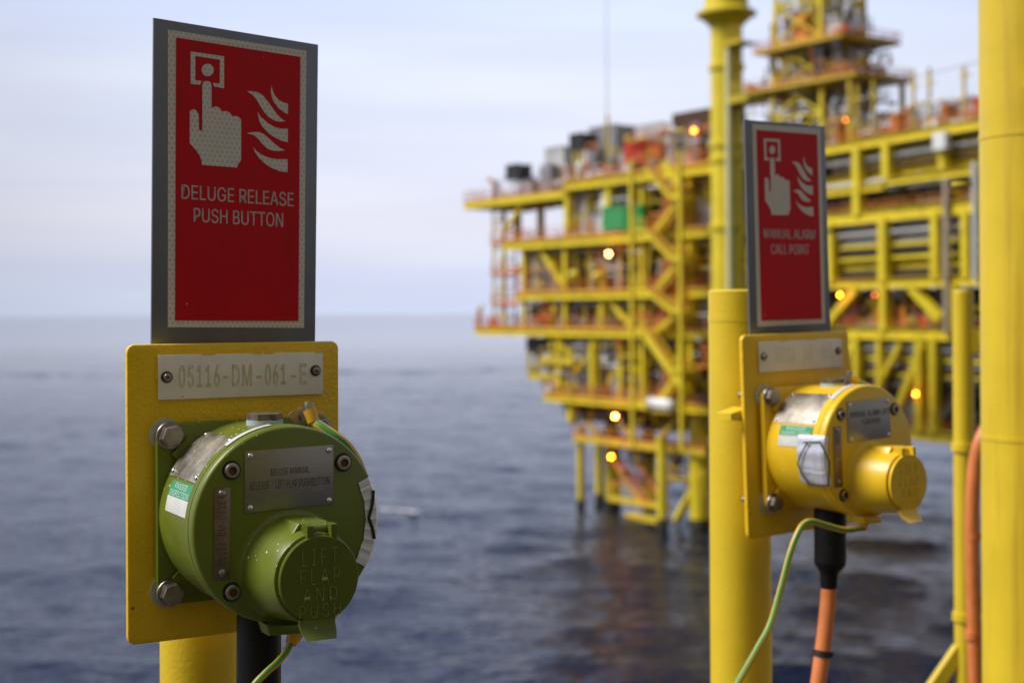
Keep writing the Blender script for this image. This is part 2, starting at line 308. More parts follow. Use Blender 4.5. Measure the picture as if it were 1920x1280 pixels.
# ---------------------------------------------------------------- sea
def sea():
    m = bpy.data.materials.new('sea_water'); m.use_nodes = True; nt = m.node_tree; N = nt.nodes; L = nt.links; b = N['Principled BSDF']
    b.inputs['Base Color'].default_value = (.001, .005, .022, 1); b.inputs['Roughness'].default_value = .08; b.inputs['IOR'].default_value = 1.26
    tc = N.new('ShaderNodeTexCoord'); prev = None
    ln = N.new('ShaderNodeVectorMath'); ln.operation = 'LENGTH'; L.new(tc.outputs['Object'], ln.inputs[0])      # the ripples die down away from the platforms
    lg = N.new('ShaderNodeMath'); lg.operation = 'LOGARITHM'; lg.inputs[1].default_value = 10; L.new(ln.outputs['Value'], lg.inputs[0])
    calm = N.new('ShaderNodeMapRange'); calm.inputs[1].default_value = 2.0; calm.inputs[2].default_value = 3.15; calm.inputs[3].default_value = 1.1; calm.inputs[4].default_value = .02; L.new(lg.outputs[0], calm.inputs[0])
    for sc, rot, s, dist, det in (((.5, 1.0, 1), .2, 1.0, .42, 3), ((1.6, 2.6, 1), -.2, 1.0, .10, 3)):
        mp = N.new('ShaderNodeMapping'); mp.inputs['Scale'].default_value = sc; mp.inputs['Rotation'].default_value = (0, 0, rot); L.new(tc.outputs['Object'], mp.inputs[0])
        nz = N.new('ShaderNodeTexNoise'); nz.inputs['Scale'].default_value = s; nz.inputs['Detail'].default_value = det; nz.inputs['Distortion'].default_value = .3; L.new(mp.outputs[0], nz.inputs[0])
        bn = N.new('ShaderNodeBump'); bn.inputs['Strength'].default_value = 1; bn.inputs['Distance'].default_value = dist; L.new(nz.outputs[0], bn.inputs['Height']); L.new(calm.outputs[0], bn.inputs['Strength'])
        if prev: L.new(prev.outputs[0], bn.inputs['Normal'])
        prev = bn
    L.new(prev.outputs[0], b.inputs['Normal'])
    import numpy as np
    rg = np.random.default_rng(4)
    rr = [2.0, 20.0, 45.0]; r = 55.0
    while r < 1100: rr.append(r); r *= 1.0042
    while r < 60000: rr.append(r); r *= 1.12
    rr = np.array(rr); aa = np.concatenate([np.radians(np.linspace(-27, 27, 430)), np.radians(np.linspace(32, 328, 50))])
    Rr, Aa = np.meshgrid(rr, aa, indexing='ij'); X = Rr * np.sin(Aa); Y = Rr * np.cos(Aa); Z = np.zeros_like(X)
    for i in range(64):                                    # many small wind waves, crests lying mostly across the view
        lam = 1.9 * (16.0 ** rg.random()); th = rg.normal(0, .55) + .25; st = SLOPE * (.7 if lam < 4 else 1.0 if lam < 12 else .75); k = 2 * np.pi / lam
        Z += st / k * np.sin(k * (np.sin(th) * X + np.cos(th) * Y) + rg.random() * 6.283)
    gust = .72 + .5 * np.sin(X * .021 + 1.0) * np.sin(Y * .013 + X * .006) ** 2
    gust += 1.5 * np.exp(-((Rr - 505 - 22 * np.sin(Aa * 9) - 9 * np.sin(Aa * 31)) / 16) ** 2)      # a rougher tide line
    Z *= gust * np.clip((Rr - 50) / 12, 0, 1) * np.clip((1000 - Rr) / 880, 0, 1) * np.clip((np.radians(27) - np.abs((Aa + np.pi) % (2 * np.pi) - np.pi)) / .04, 0, 1)
    nr, na = X.shape; V = np.stack([X, Y, Z], -1).reshape(-1, 3)
    ii, jj = np.meshgrid(np.arange(nr - 1), np.arange(na), indexing='ij'); j2 = (jj + 1) % na
    Fq = np.stack([ii * na + jj, (ii + 1) * na + jj, (ii + 1) * na + j2, ii * na + j2], -1).reshape(-1, 4)[:, ::-1]
    me = bpy.data.meshes.new('sea'); me.vertices.add(len(V)); me.vertices.foreach_set('co', V.ravel()); me.loops.add(Fq.size); me.loops.foreach_set('vertex_index', Fq.ravel().astype(np.int32))
    me.polygons.add(len(Fq)); me.polygons.foreach_set('loop_start', np.arange(0, Fq.size, 4, dtype=np.int32)); me.polygons.foreach_set('use_smooth', np.ones(len(Fq), dtype=bool)); me.update(calc_edges=True); me.materials.append(m)
    o = bpy.data.objects.new('sea', me); COL.objects.link(o); tag(o, 'calm grey blue sea with low ripples under an overcast sky', 'sea', kind='structure')
SLOPE = .0165
sea()

# ---------------------------------------------------------------- the two call stations
FR1 = Frame(CAM + Vector((-0.1971601, 1.058, -0.14955606)), rotm(R_(30.656), R_(.011), R_(.499)))
FR2 = Frame(CAM + Vector((.31841634, 1.54472698, -.15186008)), rotm(R_(35.0457), R_(1.1404), R_(-1.0114)))
mm = .001
DECK_Z = EYE - 1.12
BC = (-.0049, .006)                                     # axis of the round housing, in the frame of the plate

def screw(parent, name, u, v, w, r, m, h=.003, seg=18):
    bm = new(); lathe(bm, [(r * 1.0, w), (r, w + h * .5), (r * .8, w + h * .85), (r * .4, w + h)], (u, v), seg); return obj(name, bm, m, parent)
def control_post(fr, label, pole_at, pole_r, pole_top, cross):
    """pipe post with the welded mounting plate and its white tag"""
    base = fr.local(pole_at)
    t = thing('control_post', fr, label, 'post')
    down = fr.M.transposed() @ Vector((0, 0, -1))
    bm = new(); top = base + down * (pole_at.z - pole_top); bot = base + down * (pole_at.z - DECK_Z)
    cyl(bm, bot, top + down * .002, pole_r, 64, cap=True); cyl(bm, top + down * .002, top, pole_r, 64, pole_r * .93)
    cyl(bm, top + down * .035, top + down * .028, pole_r * 1.012, 64)
    obj('pole', bm, M_pole, t)
    bm = new(); cyl(bm, bot + down * -.012, bot, pole_r * 2.1, 48); obj('base_flange', bm, M_pole, t)
    bm = new(); prism(bm, rrect(-.0900, .0735, -.0860, .1285, .006), -.0055, 0, .0015); obj('mounting_plate', bm, M_plate, t)
    bm = new()                                           # stub that carries the plate on the pole
    for v in (.045, -.035):
        a = Vector((base.x * .75, v, -.005)); c = base + down * (base.y - v) / down.y if False else Vector((base.x, v, base.z))
        beam(bm, a, c, .03, .008)
    obj('weld_bracket', bm, M_pole, t)
    bm = new(); prism(bm, [(-.0680, .0885), (.0592, .0885), (.0592, .1205), (-.0680, .1205)], .0002, .0026, .0003)
    tg = obj('number_tag', bm, M_tag, t)
    bm = new(); rp = random.Random(3)
    for u, l in ((-.036, .010), (.003, .007), (.012, .008), (.053, .006)):
        n = 10; top = [(u + l * k / n, .1209) for k in range(n + 1)]; low = [(u + l * k / n, .1204 - .0003 * rp.random()) for k in range(n + 1)][::-1]; prism(bm, top + low, .0020, .0029)
    n = 12; prism(bm, [(-.0685 - .0016 * rp.random(), .112 - .010 * k / n) for k in range(n + 1)] + [(-.0676, .102), (-.0678, .112)], .0001, .0012); obj('paint_smear', bm, M_plate, tg)
    for u, v in ((-.0620, .1048), (.0530, .1065)):
        bm = new(); lathe(bm, [(.0042, .0026), (.0042, .0033), (.0036, .0036)], (u, v), 24); s = obj('washer', bm, M_dark, tg)
        bm = new(); lathe(bm, [(.0030, .0036), (.0030, .0050), (.0023, .0060), (.0012, .0063)], (u, v), 20); obj('screw', bm, M_bolt, tg)
        bm = new(); beam(bm, (u - .0012, v, .0064), (u + .0012, v, .0064), .0006, .0003); beam(bm, (u, v - .0012, .00645), (u, v + .0012, .00645), .0006, .0003); obj('screw_slot', bm, M_dark, tg)
    return t, tg
# --- left post
p1 = at(370.5, 640, 1.104)
post1, tag1 = control_post(FR1, 'yellow pipe post carrying the green box and a tag numbered 05116-DM-061-E', p1, .0300, EYE + .07, None)
qd = Q(FR1, [(335, 683), (574, 680), (574, 722), (335, 729)], .0026)
for body, x0, x1 in (('05116', 335, 412), ('-', 418, 427), ('DM', 435, 472), ('-', 481, 490), ('061', 497, 536), ('-', 546, 555), ('E', 562, 574)):
    f0 = lambda x, yl, yr: yl + (yr - yl) * (x - 335) / 239
    yt, yb = (lambda x: f0(x, 684.5, 681)), (lambda x: f0(x, 727.5, 719.5))
    if body == '-': yt, yb = (lambda x: f0(x, 705.5, 702.5)), (lambda x: f0(x, 711, 707.5))
    q = Q(FR1, [(x0, yt(x0)), (x1, yt(x1)), (x1, yb(x1)), (x0, yb(x0))], .0027)
    if body == '-': bm = new(); prism(bm, [(p.x, p.y) for p in q], .0026, .00275)
    else: bm = text_bm(body, q, .00005, outline=.011, spacing=1.12)
    obj('engraving', bm, M_groove, tag1)
# --- right post
p2 = at(1387, 800, 1.57)
post2, tag2 = control_post(FR2, 'yellow pipe post with a taller capped top, carrying the yellow box', p2, .0336, at(1387, 543, 1.57).z, None)
bm = new(); prism(bm, [(-.104, .040), (-.078, .037), (-.078, .052), (-.104, .047)], -.030, -.0058, .001); obj('weld_tab', bm, M_pole, post2)
bm = text_bm('05116 - MA - 061', Q(FR2, [(1452, 650), (1560, 640), (1561, 672), (1453, 683)], .0027), .00005, outline=.004); obj('engraving', bm, mat('faint_engraving', (.70, .65, .58), .6), tag2)

# --- signs
HAND = [(188,395),(195,370),(215,358),(245,360),(265,372),(272,395),(272,612),(285,600),(310,592),(340,600),(360,622),(366,645),(385,636),(415,636),(445,655),(468,686),(490,680),(515,684),(540,705),(545,720),(545,1082),(520,1120),(505,1156),(185,1130),(180,1085),(160,1040),(130,995),(95,955),(72,935),(72,640),(85,622),(105,617),(130,628),(148,655),(154,690),(156,800),(165,815),(185,815),(188,790)]
RING = [(80,85),(388,130),(388,424),(298,408),(284,374),(348,382),(350,160),(122,126),(122,352),(182,358),(165,392),(80,384)]
DOT = [(237 + 55 * math.cos(i * math.pi / 16), 256 + 58 * math.sin(i * math.pi / 16)) for i in range(32)]
FLAMES = [[(827,400),(835,440),(855,490),(890,530),(935,555),(978,570),(978,662),(940,645),(890,605),(850,555),(828,505),(820,450)],
 [(598,452),(640,452),(700,462),(745,490),(790,545),(830,600),(870,655),(910,700),(955,730),(900,732),(850,720),(800,690),(760,645),(725,590),(690,530),(650,485)],
 [(697,640),(720,680),(755,715),(800,750),(850,780),(910,797),(976,798),(976,922),(920,908),(850,875),(790,830),(745,780),(712,720)],
 [(598,840),(650,828),(710,828),(760,850),(810,895),(860,940),(905,975),(950,996),(890,1003),(830,998),(780,975),(740,935),(705,890),(660,855)],
 [(655,965),(690,1005),(740,1040),(800,1065),(870,1078),(974,1078),(974,1198),(900,1188),(830,1160),(760,1115),(705,1060),(672,1010)]]
def inv_bil(q, p):
    s = t = .5
    for _ in range(20):
        e = bil(q, s, t) - p; ds = (bil(q, s + 1e-4, t) - bil(q, s, t)) * 1e4; dt = (bil(q, s, t + 1e-4) - bil(q, s, t)) * 1e4
        det = ds.x * dt.y - ds.y * dt.x
        if abs(det) < 1e-12: break
        s -= (e.x * dt.y - e.y * dt.x) / det; t -= (ds.x * e.y - ds.y * e.x) / det
    return s, t
def sign(fr, grey, white, red, texts, label, cat, shapes):
    t = thing('safety_sign', fr, label, cat, 'red call point signs above the posts')
    P = lambda pts, w=0: [(p.x, p.y) for p in Q(fr, pts, w)]
    bm = new(); prism(bm, P(grey), -.0022, 0, .0004); obj('backing_board', bm, M_sgrey, t)
    bm = new(); prism(bm, P(white), .0001, .0004); obj('reflective_border', bm, M_hex, t)
    bm = new(); prism(bm, P(red), .0005, .0008); rd = obj('red_panel', bm, M_red, t)
    bm = new()
    for sh in shapes: prism(bm, [(p.x, p.y) for p in sh], .0009, .0011)
    obj('pictogram', bm, M_hex, t)
    bm = None
    for body, q in texts:
        for k, (dx, dy) in enumerate(((0, 0), (.3, 0), (-.3, 0))):
            x = text_bm(body, Q(fr, [(a + dx, b + dy) for a, b in q], .0009), .0001 + k * .00001); bm = x if bm is None else join(bm, x)
    obj('lettering', bm, M_letter, t)
    return t
FS1 = Frame(at(443, 340, 1.075), rotm(R_(40.5), 0, 0)); FS2 = Frame(at(1478, 430, 1.56), rotm(R_(38.5), R_(1.0), 0))
RED1 = [(329.8,71.1),(562.3,107.2),(558.7,601.5),(327.7,600.5)]; RED2 = [(1417.6,243.8),(1531.3,252.7),(1540.2,597.7),(1427,601.2)]
zz = lambda pts: [bp(FS1, 340 + x / 4.923, 80 + y / 4.923, 0) for x, y in pts]
SH1 = [zz(s) for s in [RING, DOT, HAND] + FLAMES]
r1, r2 = Q(FS1, RED1, 0), Q(FS2, RED2, 0)
SH2 = [[bil(r2, *inv_bil(r1, p)) for p in s] for s in SH1]
sign(FS1, [(288.6,33.5),(596.8,84),(591,660),(284,662)], [(314.3,55.7),(574.1,95.9),(569.5,614.4),(314.3,613.4)], RED1,
     [('DELUGE RELEASE', [(340.3,345.6),(550.2,361.4),(550.2,387.5),(340.3,373.1)]), ('PUSH BUTTON', [(363.1,389.6),(530.6,399.7),(530.6,426.4),(363.1,416)])],
     'red sign reading DELUGE RELEASE PUSH BUTTON above the green box', 'sign', SH1)
sign(FS2, [(1396.1,224.2),(1546.5,237.1),(1558.5,650),(1407.4,658)], [(1409.8,232.4),(1537.5,241.8),(1547.3,606.3),(1419.9,612.1)], RED2,
     [('MANUAL ALARM', [(1432,429),(1527.9,431),(1528.3,449),(1433,446.5)]), ('CALL POINT', [(1445.6,457.5),(1516.7,458.5),(1517,477),(1446,476)])],
     'red sign reading MANUAL ALARM CALL POINT above the yellow box', 'sign', SH2)

# --- the round push button boxes
def cpatch(bm, R, w0, w1, a0, a1, n=16, th=.0006, c=BC, mi=0):
    """curved sheet lying on the round housing"""
    rows = []
    for r in (R, R + th):
        for w in (w0, w1): rows.append([bm.verts.new((c[0] + r * math.cos(R_(a0 + (a1 - a0) * i / n)), c[1] + r * math.sin(R_(a0 + (a1 - a0) * i / n)), w)) for i in range(n + 1)])
    A, B, C, D = rows
    for P_, Q_ in ((A, B), (C, D), (A, C), (B, D)):
        for i in range(n): face(bm, [P_[i], P_[i + 1], Q_[i + 1], Q_[i]], mi)
    for i in (0, n): face(bm, [A[i], B[i], D[i], C[i]], mi)
def rivet(parent, pos, nrm, r=.0021, m=None):
    bm = new(); n = Vector(nrm).normalized(); p = Vector(pos); x, y, d = basis(n); rings = []
    for k in range(4):
        a = k * math.pi / 6.6; rings.append([bm.verts.new(p + (x * math.cos(t) + y * math.sin(t)) * r * math.cos(a) + n * r * .75 * math.sin(a)) for t in (2 * math.pi * i / 14 for i in range(14))])
    for A, B in zip(rings, rings[1:]):
        for i in range(14): face(bm, [A[i], A[(i + 1) % 14], B[(i + 1) % 14], B[i]])
    face(bm, rings[-1]); return obj('rivet', bm, m or M_rivet, parent)
def button_box(fr, label, paint, flap_paint, name_lines, strip_text, green):
    t = thing('push_button_box', fr, label, 'button box')
    cx, cy = BC; fx, fy = -.0030, -.0232
    bm = new(); prism(bm, rrect(-.0715, .0615, -.0578, .0722, .011), .0032, .0105, .0012); obj('base_flange', bm, paint, t)
    for u in (-.0626, .0520):
        for v in (.0634, -.0490):
            bm = new(); cyl(bm, (u, v, -.034), (u, v, .0125), .0034, 20); lathe(bm, [(.0100, .0105), (.0100, .0118), (.0096, .0124)], (u, v), 36)
            cyl(bm, (u, v, .0124), (u, v, .0182), .0084, 6, phase=.35); cyl(bm, (u, v, .0182), (u, v, .0191), .0081, 6, .0071, phase=.35)
            b = obj('bolt', bm, M_bolt, t)
            bm = new(); lathe(bm, [(.0118, .0001), (.0118, .0032)], (u, v), 36); obj('nylon_spacer', bm, M_nylon, b)
    bm = new(); lathe(bm, [(.0655, .0105), (.0655, .0118), (.0662, .020), (.0662, .076)], BC, 128)
    for a in (45, 135, 225, 315):                        # corner webs into the flange
        dx, dy = math.cos(R_(a)), math.sin(R_(a)); beam(bm, (cx + dx * .060, cy + dy * .060, .0125), (cx + dx * .0715, cy + dy * .0715, .0115), .018, .006)
    obj('housing', bm, paint, t)
    bm = new(); lathe(bm, [(.0655, .0755), (.0677, .0758), (.0680, .0765), (.0680, .0833), (.0672, .0838), (.0672, .0844), (.0680, .0849), (.0680, .0893), (.0676, .0909), (.0667, .0921), (.0655, .0926)], BC, 128)
    # gland boss under the button
    prism(bm, [(-.0235, -.0595), (.0060, -.0625), (.0040, -.0690), (-.0210, -.0675)], .080, .0985, .002)
    cap = obj('cap', bm, paint, t)
    for u, v in ((-.0456, .0458), (.0357, .0463), (-.0456, -.0358)):
        bm = new(); lathe(bm, [(.0066, .0925), (.0066, .09275), (.0046, .09275)], (u, v), 32, close=True); obj('counterbore', bm, M_black, cap)
        bm = new(); lathe(bm, [(.0051, .0927), (.0051, .0950), (.0046, .0956), (.0029, .0957), (.0027, .0936)], (u, v), 32); s = obj('socket_screw', bm, M_bolt, cap)
        bm = new(); cyl(bm, (u, v, .0930), (u, v, .0941), .0027, 6); obj('hex_socket', bm, M_rust, cap)
    # button shroud
    bm = new(); prof = [(.0395, .0926), (.0375, .0931), (.0362, .0945), (.0352, .0975), (.0338, .106), (.0318, .124), (.0300, .1345), (.0294, .1362), (.0285, .1366)]
    lathe(bm, prof, (fx, fy), 96)
    # hinge housing on top of the shroud
    prism(bm, [(fx - .0135, fy + .028), (fx + .0165, fy + .028), (fx + .0125, fy + .0350), (fx - .0085, fy + .0350)], .094, .1270, .002)
    cyl(bm, (fx - .0025, fy + .0310, .1305), (fx + .0088, fy + .0310, .1305), .0038, 18)
    obj('button_shroud', bm, paint, t)
    # flap
    bm = new(); lathe(bm, [(.0272, .1372), (.0284, .1376), (.0284, .1398), (.0278, .1405)], (fx + .0008, fy - .0003), 80, sx=.985)
    for u0, u1 in ((fx - .0078, fx - .0028), (fx + .0092, fx + .0136)):
        prism(bm, [(u0, fy + .0235), (u1, fy + .0235), (u1, fy + .0350), (u0, fy + .0350)], .1290, .1400, .0008)
    a = [(-.0118, .1378, -.0265), (-.0118, .1410, -.0265)]
    sec = [(-.0262, .1374, .1404), (-.0300, .1376, .1408), (-.0350, .1420, .1450), (-.0385, .1465, .1495)]; L_, R2 = [], []
    for i, (v, w0, w1) in enumerate(sec):
        hw = (.0125, .0125, .0118, .0098)[i]; L_.append([bm.verts.new((fx - .001 + s * hw, fy + v, w)) for s in (-1, 1) for w in (w0, w1)])
    for A, B in zip(L_, L_[1:]):
        for i, j in ((0, 1), (1, 3), (3, 2), (2, 0)): face(bm, [A[i], A[j], B[j], B[i]])
    face(bm, [L_[0][0], L_[0][1], L_[0][3], L_[0][2]]); face(bm, [L_[-1][0], L_[-1][1], L_[-1][3], L_[-1][2]])
    fl = obj('flap', bm, flap_paint, t)
    bm = None
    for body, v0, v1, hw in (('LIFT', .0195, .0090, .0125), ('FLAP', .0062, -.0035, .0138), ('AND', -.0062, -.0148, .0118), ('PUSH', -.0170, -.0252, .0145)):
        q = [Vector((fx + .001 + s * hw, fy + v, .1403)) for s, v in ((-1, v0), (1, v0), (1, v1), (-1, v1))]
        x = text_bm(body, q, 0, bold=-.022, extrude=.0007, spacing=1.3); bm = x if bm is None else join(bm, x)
    obj('embossed_lettering', bm, M_lit_g if green else flap_paint, fl, smooth=0)
    # name plate
    bm = new(); prism(bm, [(-.0368, .0166), (.0282, .0182), (.0280, .0592), (-.0367, .0583)], .0928, .0937, .0002); npl = obj('name_plate', bm, M_steel, t)
    for u, v in ((-.0326, .0548), (.0248, .0555), (-.0328, .0198), (.0247, .0208)): rivet(npl, (u, v, .0937), (0, 0, 1))
    bm = None
    for body, u0, u1, v0, v1 in name_lines:
        q = [Vector((u0, v1, .0938)), Vector((u1, v1 + .0003, .0938)), Vector((u1, v0 + .0003, .0938)), Vector((u0, v0, .0938))]
        x = text_bm(body, q, .0001); bm = x if bm is None else join(bm, x)
    obj('lettering', bm, M_rusty if green else M_dark, npl, smooth=0)
    # upright tag strip
    bm = new(); prism(bm, [(-.0588, -.0268), (-.0471, -.0268), (-.0466, .0345), (-.0578, .0342)], .0928, .0936, .0002); st = obj('tag_strip', bm, mat('strip_steel', (.24, .18, .15), .4, metal=.9, var=.25, vs=70), t)
    for v in (.0306, -.0222): rivet(st, (-.0524, v, .0936), (0, 0, 1), .0030, M_bolt)
    bm = text_bm(strip_text, None, mapf=lambda s, tt, h: Vector((-.0552 + .0053 * tt, -.0172 + .0430 * s, .0937 + h))); obj('lettering', bm, M_rusty, st, smooth=0)
    # curved data plate on the housing
    bm = new(); cpatch(bm, .0664, .0165, .0762, 117.5, 153); sp = obj('data_plate', bm, M_worn, t)
    for w, a in ((.0210, 120.5), (.0720, 120.5), (.0210, 150), (.0720, 150)):
        n = Vector((math.cos(R_(a)), math.sin(R_(a)), 0)); rivet(sp, Vector((cx, cy, w)) + n * .0670, n)
    # stickers
    bm = new(); cpatch(bm, .0664, .028, .0735, 155, 164.5, th=.0003, mi=0); cpatch(bm, .0664, .028, .0735, 164.5, 174, th=.0003, mi=1); ins = obj('inspection_sticker', bm, [M_sgreen, M_swhite], t)
    def cm(a0, a1, w0, w1): return lambda s, tt, h: Vector((cx + (.0668 + h) * math.cos(R_(a0 + (a1 - a0) * tt)), cy + (.0668 + h) * math.sin(R_(a0 + (a1 - a0) * tt)), w0 + (w1 - w0) * s))
    bm = join(text_bm('PASSED', None, mapf=cm(155.9, 159.4, .038, .064)), text_bm('INSPECTION', None, mapf=cm(160.4, 163.9, .031, .071))); obj('lettering', bm, M_sprint, ins, smooth=0)
    bm = new(); cpatch(bm, .0683, .0768, .0832, 97, 126, th=.0003); obj('serial_sticker', bm, M_swhite, t)
    # plug on top
    y0 = cy + .0650
    bm = new(); cyl(bm, (cx + .001, y0 + .0035, .045), (cx + .001, y0 + .0082, .045), .0128, 6, phase=.2); pl = obj('hex_plug', bm, M_plug, t)
    bm = new(); cyl(bm, (cx + .001, y0, .045), (cx + .001, y0 + .0036, .045), .0130, 40); obj('seal_ring', bm, M_blue, pl)
    # earth stud: bent bracket with its bolt
    bm = new()
    pts = [(.0205, .0725, .036), (.0250, .0768, .036), (.0320, .0775, .036)]
    for a, b in zip(pts, pts[1:]): beam(bm, a, b, .0095, .0014)
    cyl(bm, (.0330, .0740, .0345), (.0338, .0800, .0345), .0050, 6); cyl(bm, (.0338, .0800, .0345), (.0345, .0852, .0345), .0040, 18)
    obj('earth_stud', bm, M_plug2, t)
    return t
NL1 = [('DELUGE MANUAL', -.0180, .0100, .0405, .0452), ('RELEASE - LIFT FLAP PUSHBUTTON', -.0330, .0250, .0315, .0372)]
NL2 = [('MANUAL ALARM LIFT', -.0330, .0265, .0415, .0478), ('FLAP PUSH', -.0150, .0120, .0335, .0395)]
b1 = button_box(FR1, 'olive green round push button box with a closed lift flap on the left post', M_gbox, M_gflap, NL1, '05116-DM-061E', True)
b2 = button_box(FR2, 'yellow round push button box with a closed lift flap on the right post', M_ybox, M_ybox, NL2, '05116-MA-061', False)
# silver foil stickers, each where its box wears it
bm = new(); n = 34; rows = []
for j, (r, w) in enumerate(((.0575, .0930), (.0630, .0931), (.0660, .0930), (.0677, .0914), (.0683, .0880))):
    row = []
    for i in range(n + 1):
        a = R_(-31 + 57 * i / n); k = (0, 0, .00022, 0)[i % 4] if 3 < i < n - 2 else .0002; jit = .0003 * math.sin(i * .8) if j == 0 else 0
        row.append(bm.verts.new((BC[0] + (r + jit) * math.cos(a), BC[1] + (r + jit) * math.sin(a), w + k + .0002)))
    rows.append(row)
for A, B in zip(rows, rows[1:]):
    for i in range(n): face(bm, [A[i], A[i + 1], B[i + 1], B[i]])
f1 = obj('foil_sticker', bm, M_foil, b1, smooth=12)
bm = new(); hp = [(BC[0] + r * math.cos(R_(a)), BC[1] + r * math.sin(R_(a))+ 0, .0943) for r, a in ((.0664, 17), (.0634, 9), (.0598, 0), (.0628, -6), (.0658, -13))]
tube(bm, hp, .0010, 8, n=1); obj('hexagon_outline', bm, M_black, f1)
bm = new(); n = 24; rows = []
for j, (r, w) in enumerate(((.0668, .0560), (.0668, .0745), (.0686, .0770), (.0686, .0890), (.0672, .0924), (.0630, .0934))):
    row = []
    for i in range(n + 1):
        a = R_(163 + 43 * i / n); k = .0003 * math.sin(i * .9) + (.0009 if i > 17 else 0)
        row.append(bm.verts.new((BC[0] + (r + k + .0006) * math.cos(a), BC[1] + (r + k + .0006) * math.sin(a), w)))
    rows.append(row)
for A, B in zip(rows, rows[1:]):
    for i in range(n): face(bm, [A[i], A[i + 1], B[i + 1], B[i]])
f2 = obj('foil_sticker', bm, M_foil, b2, smooth=20)
bm = new(); hx = [(1420 + x / 6.4, 800 + y / 6.4) for x, y in ((550,185),(650,183),(750,180),(810,300),(865,425),(858,560),(850,700),(740,695),(630,690),(540,580),(485,440),(520,330),(600,190))]
pp = [bpcyl(FR2, x, y, .0700, BC) for x, y in hx]
tube(bm, pp, .0008, 8, n=1); obj('hexagon_outline', bm, M_black, f2)

# --- cables and earth wires
def wire(name, fr, pts, r, label, ferrule=None, twist=.03, stripe=(2, 3, 4, 10, 11, 12)):
    P = [bp(fr, x, y, w) for x, y, w in pts]; bm = new(); tube(bm, P, r, 16, stripe=stripe, twist=twist)
    o = obj(name, bm, [M_wy, M_wg], fr=fr); tag(o, label, 'earth wire', 'green and yellow earth wires')
    if ferrule:
        for (a, b, r0, r1) in ferrule:
            bm = new(); cyl(bm, bp(fr, *a), bp(fr, *b), r0, 18, r1); s = obj('crimp_sleeve', bm, M_fer, o)
    return o
wire('earth_wire', FR1, [(583, 772, .050), (589, 790, .052), (604, 801, .058), (628, 817, .064), (650, 835, .066), (668, 861, .066), (684, 900, .060)], .0037, 'short green and yellow wire curving over the top of the green box',
     [((580, 768, .049), (588, 791, .052), .0048, .0044)])
wire('earth_wire', FR1, [(556, 1180, .075), (548, 1197, .078), (538, 1219, .080), (520, 1241, .082), (497, 1262, .083), (472, 1290, .083), (440, 1345, .08), (410, 1450, .06)], .0025, 'green and yellow wire hanging in a curve below the green box',
     [((561, 1170, .076), (552, 1190, .078), .0052, .0048), ((554, 1187, .078), (545, 1206, .080), .0058, .0040)])
wire('earth_wire', FR2, [(1592, 707, .036), (1604, 714, .040), (1618, 719, .046), (1634, 726, .050), (1650, 738, .05), (1660, 760, .045)], .0028, 'short green and yellow wire tucked over the top of the yellow box',
     [((1593, 708, .035), (1612, 717, .043), .0044, .0034)])
wire('earth_wire', FR2, [(1618, 989, .092), (1584, 993, .092), (1552, 985.6, .092), (1523, 977.5, .092), (1507, 982, .092), (1494, 1003, .092), (1481, 1039, .092), (1465, 1100, .092), (1445, 1168, .092), (1419.5, 1216, .092), (1384, 1278, .092), (1350, 1340, .092), (1310, 1430, .09)], .0032,
     'green and yellow wire looping left from under the yellow box', [((1626, 966, .090), (1617, 990, .092), .0052, .0046)], twist=.02)
for (a, w) in (((566, 1172), .076), ((1600, 968), .088)):
    pass
def cable(fr, pts, shroud_to, label, rs, rc, tie=None):
    P = [bp(fr, *p) for p in pts]; t = thing('cable', fr, label, 'cable', 'cables under the push button boxes')
    bm = new(); tube(bm, P[shroud_to:], rc, 24); obj('sheath', bm, M_orange, t)
    S = P[:shroud_to + 1]; bm = new(); tube(bm, S, rs, 28, n=6); obj('rubber_shroud', bm, M_rubber, t)
    if tie:
        a, b = bp(fr, *tie[0]), bp(fr, *tie[1]); bm = new(); cyl(bm, a, b, rc * 1.22, 24); cyl(bm, a + Vector((.004, 0, rc)), b + Vector((.004, 0, rc)), .0024, 8); obj('cable_tie', bm, M_black, t)
    return t
cable(FR1, [(486, 1120, .045), (485.5, 1170, .045), (485, 1280, .045), (484, 1420, .045), (484, 1560, .045), (484, 1700, .045), (480, 2300, .045)], 5, 'thick black shrouded cable running straight down under the green box', .0158, .0085)
cable(FR2, [(1556, 940, .045), (1556.5, 975, .045), (1556.5, 1040, .045), (1555.5, 1060, .045), (1554.5, 1075, .045), (1554, 1102, .045), (1550.5, 1150, .046), (1543, 1215, .047), (1534, 1280, .048), (1522, 1360, .05), (1512, 1480, .05), (1500, 1800, .05)], 5,
      'orange cable with a black shroud and black tie below the yellow box', lambda t: .0168 if t < .55 else (.0168 - (t - .55) / .25 * .0072 if t < .8 else .0096 - .001 * (t - .8) * 5), .0082, ((1542.8, 1219, .0472), (1541.2, 1230, .0472)))

